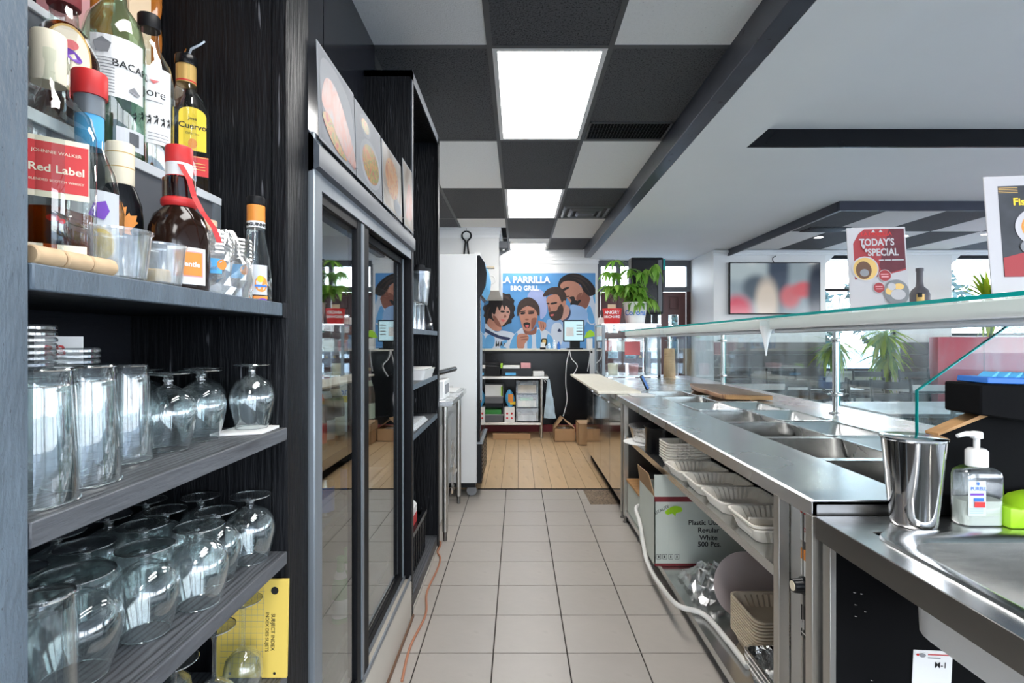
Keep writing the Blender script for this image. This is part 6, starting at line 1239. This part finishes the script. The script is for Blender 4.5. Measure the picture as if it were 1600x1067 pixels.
# ================================================================ dining room
# television with a soft picture
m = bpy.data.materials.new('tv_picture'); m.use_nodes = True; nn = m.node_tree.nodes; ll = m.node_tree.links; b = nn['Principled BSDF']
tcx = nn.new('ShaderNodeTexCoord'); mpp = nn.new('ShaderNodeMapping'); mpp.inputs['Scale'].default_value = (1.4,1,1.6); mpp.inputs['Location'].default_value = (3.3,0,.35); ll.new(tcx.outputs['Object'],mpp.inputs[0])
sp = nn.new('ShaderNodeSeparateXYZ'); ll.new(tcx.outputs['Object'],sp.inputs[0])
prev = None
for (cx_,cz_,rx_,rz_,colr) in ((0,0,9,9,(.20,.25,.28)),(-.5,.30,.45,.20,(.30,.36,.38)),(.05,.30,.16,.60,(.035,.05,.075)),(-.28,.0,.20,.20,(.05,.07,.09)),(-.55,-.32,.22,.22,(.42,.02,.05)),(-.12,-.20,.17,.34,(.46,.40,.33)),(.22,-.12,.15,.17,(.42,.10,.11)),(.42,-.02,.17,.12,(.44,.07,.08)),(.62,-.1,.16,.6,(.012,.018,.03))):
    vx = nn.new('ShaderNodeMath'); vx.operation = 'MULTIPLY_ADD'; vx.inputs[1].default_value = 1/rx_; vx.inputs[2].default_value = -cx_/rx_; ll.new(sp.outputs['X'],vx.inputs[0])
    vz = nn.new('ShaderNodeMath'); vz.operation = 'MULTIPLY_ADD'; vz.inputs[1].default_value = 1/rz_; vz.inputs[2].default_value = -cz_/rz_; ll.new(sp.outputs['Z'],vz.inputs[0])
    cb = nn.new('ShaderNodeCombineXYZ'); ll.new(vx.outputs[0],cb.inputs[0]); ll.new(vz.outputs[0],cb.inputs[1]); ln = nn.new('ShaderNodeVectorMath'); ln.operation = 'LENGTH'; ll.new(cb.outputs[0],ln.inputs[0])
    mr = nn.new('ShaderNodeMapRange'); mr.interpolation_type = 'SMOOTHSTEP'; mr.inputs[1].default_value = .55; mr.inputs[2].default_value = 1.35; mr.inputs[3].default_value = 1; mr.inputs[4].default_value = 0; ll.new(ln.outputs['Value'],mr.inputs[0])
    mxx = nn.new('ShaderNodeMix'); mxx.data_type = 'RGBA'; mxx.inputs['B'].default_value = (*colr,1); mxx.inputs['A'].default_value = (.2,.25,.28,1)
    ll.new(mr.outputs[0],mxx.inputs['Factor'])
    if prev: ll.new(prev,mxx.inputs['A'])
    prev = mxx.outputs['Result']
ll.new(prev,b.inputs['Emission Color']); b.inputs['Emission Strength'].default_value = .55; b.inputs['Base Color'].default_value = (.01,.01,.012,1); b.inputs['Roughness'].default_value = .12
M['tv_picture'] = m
a = P(1140,491,YD-.06); b_ = P(1282,410,YD-.06); tv = thing('television','large flat television showing blurred red and grey picture on wall','television',((a.x+b_.x)/2,YD-.05,a.z))
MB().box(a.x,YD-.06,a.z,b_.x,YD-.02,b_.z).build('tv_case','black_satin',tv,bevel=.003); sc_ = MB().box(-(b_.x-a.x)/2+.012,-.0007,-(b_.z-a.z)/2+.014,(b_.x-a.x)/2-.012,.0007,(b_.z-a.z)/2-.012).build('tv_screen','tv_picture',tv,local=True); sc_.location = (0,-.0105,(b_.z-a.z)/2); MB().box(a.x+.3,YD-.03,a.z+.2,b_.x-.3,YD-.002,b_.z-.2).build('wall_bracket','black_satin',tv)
t = MB().tube(curve([P(1210,412,YD-.05),P(1207,404,YD-.04),P(1212,400,YD-.03)],4),.006,6); t.build('tv_cable','black_satin',tv)
# tables and chairs
def table_proto():
    t = thing('dining_table','x','table',(0,0,0),'dining tables')
    MB().box(-.60,-.38,.725,.60,.38,.755).build('table_top','white_gloss',t,bevel=.004,local=True)
    MB().box(-.605,-.385,.728,.605,-.38,.75).box(-.605,.38,.728,.605,.385,.75).build('edge_band','black_satin',t,local=True)
    for x in (-.4,.4): 
        MB().tube([(x,0,.02),(x,0,.725)],.035,12).build('pedestal','black_satin',t,local=True); MB().box(x-.04,-.28,0,x+.04,.28,.025).build('foot','black_satin',t,local=True)
    return t
def chair_proto():
    t = thing('dining_chair','x','chair',(0,0,0),'dining chairs')
    MB().loft([rrect(.42,.42,.05,.44),rrect(.44,.44,.06,.455),rrect(.44,.44,.06,.48),rrect(.40,.40,.06,.495)],c0=True).build('seat','black_satin',t,local=True)
    for x in (-.19,.19):
        MB().tube([(x,-.18,0),(x,-.18,.45)],.014,8).build('leg','black_satin',t,local=True); MB().tube([(x,.20,0),(x,.18,.45),(x,.22,.92)],.014,8).build('back_post','black_satin',t,local=True)
    for k in range(3): MB().box(-.19,.188+.012*k,.60+.11*k,.19,.205+.012*k,.67+.11*k).build('back_slat','black_satin',t,local=True)
    MB().box(-.19,-.19,.20,.19,-.17,.22).build('stretcher','black_satin',t,local=True)
    return t
tp, cp_ = table_proto(), chair_proto(); n_ = 0
spots = ((4.85,5.95,'white-topped dining table standing beside the low window'),(3.2,6.1,'white-topped dining table standing under the television'),(3.3,4.2,'white-topped dining table standing between counter and television table'),(6.35,5.15,'white-topped dining table standing before the red booth'),(5.0,4.0,'white-topped dining table in the open middle of the dining room'))
for k,(x,y,lb) in enumerate(spots):
    if k == 0: tp.location = (x,y,0); tp['label'] = lb
    else: copy_tree(tp,None,(x,y,0),0,lb)
    for dx,dy,rz in ((-.3,-.62,math.pi),(.3,-.62,math.pi),(-.3,.62,0),(.3,.62,0)):
        l2 = 'black slat-back chair at '+('the window table','the table under the television','the table nearest the counter','the table before the booth','the middle table')[k]; l2 = l2.replace('nearest the counter','beside the counter')
        if n_ == 0: cp_.location = (x+dx,y+dy,0); cp_.rotation_euler[2] = rz; cp_['label'] = l2
        else: copy_tree(cp_,None,(x+dx,y+dy,0),rz,l2)
        n_ += 1
# red booth
bt = thing('red_booth','long red vinyl booth bench under the wide window','booth',(7.2,6.6,0)); MB().box(5.41,6.72,.42,9.2,6.88,1.34).build('backrest','red_vinyl',bt,bevel=.02,bseg=2); MB().box(5.41,6.26,.36,9.2,6.74,.47).build('seat','red_vinyl',bt,bevel=.02,bseg=2); MB().box(5.44,6.32,0,9.2,6.87,.37).build('plinth','black_satin',bt)
for k in range(5): MB().box(6.0+.55*k,6.712,.5,6.007+.55*k,6.722,1.30).build('seam','maroon',bt)
# palms by the windows
def palm(px,Y,zc,L,n,lb,seed,up=.4,spread=1.0,heads=1):
    random.seed(seed); x = (px-CX)/F*Y; t = thing('spiky_palm',lb,'plant',(x,Y,0)); me = [leaf_mesh(L,.055,d,'leaf_palm',6) for d in ((.2,.4,.6) if up > .5 else (.35,.8,1.2))]
    MB().lathe([(.11,0),(.13,.02),(.16,.28),(.17,.30),(.15,.30),(.14,.27),(0,.27)],(x,Y,0),24).build('pot','gun_grey',t)
    for h in range(heads):
        z = zc-.28*h; xo = .05*h; MB().tube([(x,Y,.26),(x+.03+xo,Y,z*.6),(x+xo,Y,z)],[.025,.022,.018],8).build('trunk','tree_bark',t)
        for k in range(n):
            a = 2*math.pi*k/n*2.6+random.uniform(-.2,.2); pitch = (random.uniform(.8,1.4) if k % 3 else random.uniform(-1.4,-1.0)) if up > .5 else random.uniform(-1.0,.7)
            inst(random.choice(me),'leaf',t,Matrix.Translation((xo,0,z-.04+.08*k/n)) @ Matrix.Rotation(a,4,'Z') @ Matrix.Rotation(pitch,4,'X'))
palm(1382,7.12,1.36,.33,64,'drooping leafy palm standing before the low window beside the pier',4,.3,heads=2)
palm(1303,7.10,1.22,.31,54,'small drooping palm standing at the television side of the low window',5,.3)
palm(1545,7.06,1.80,.46,54,'tall spiky palm with upright yellow-green leaves by the booth',6,.8)
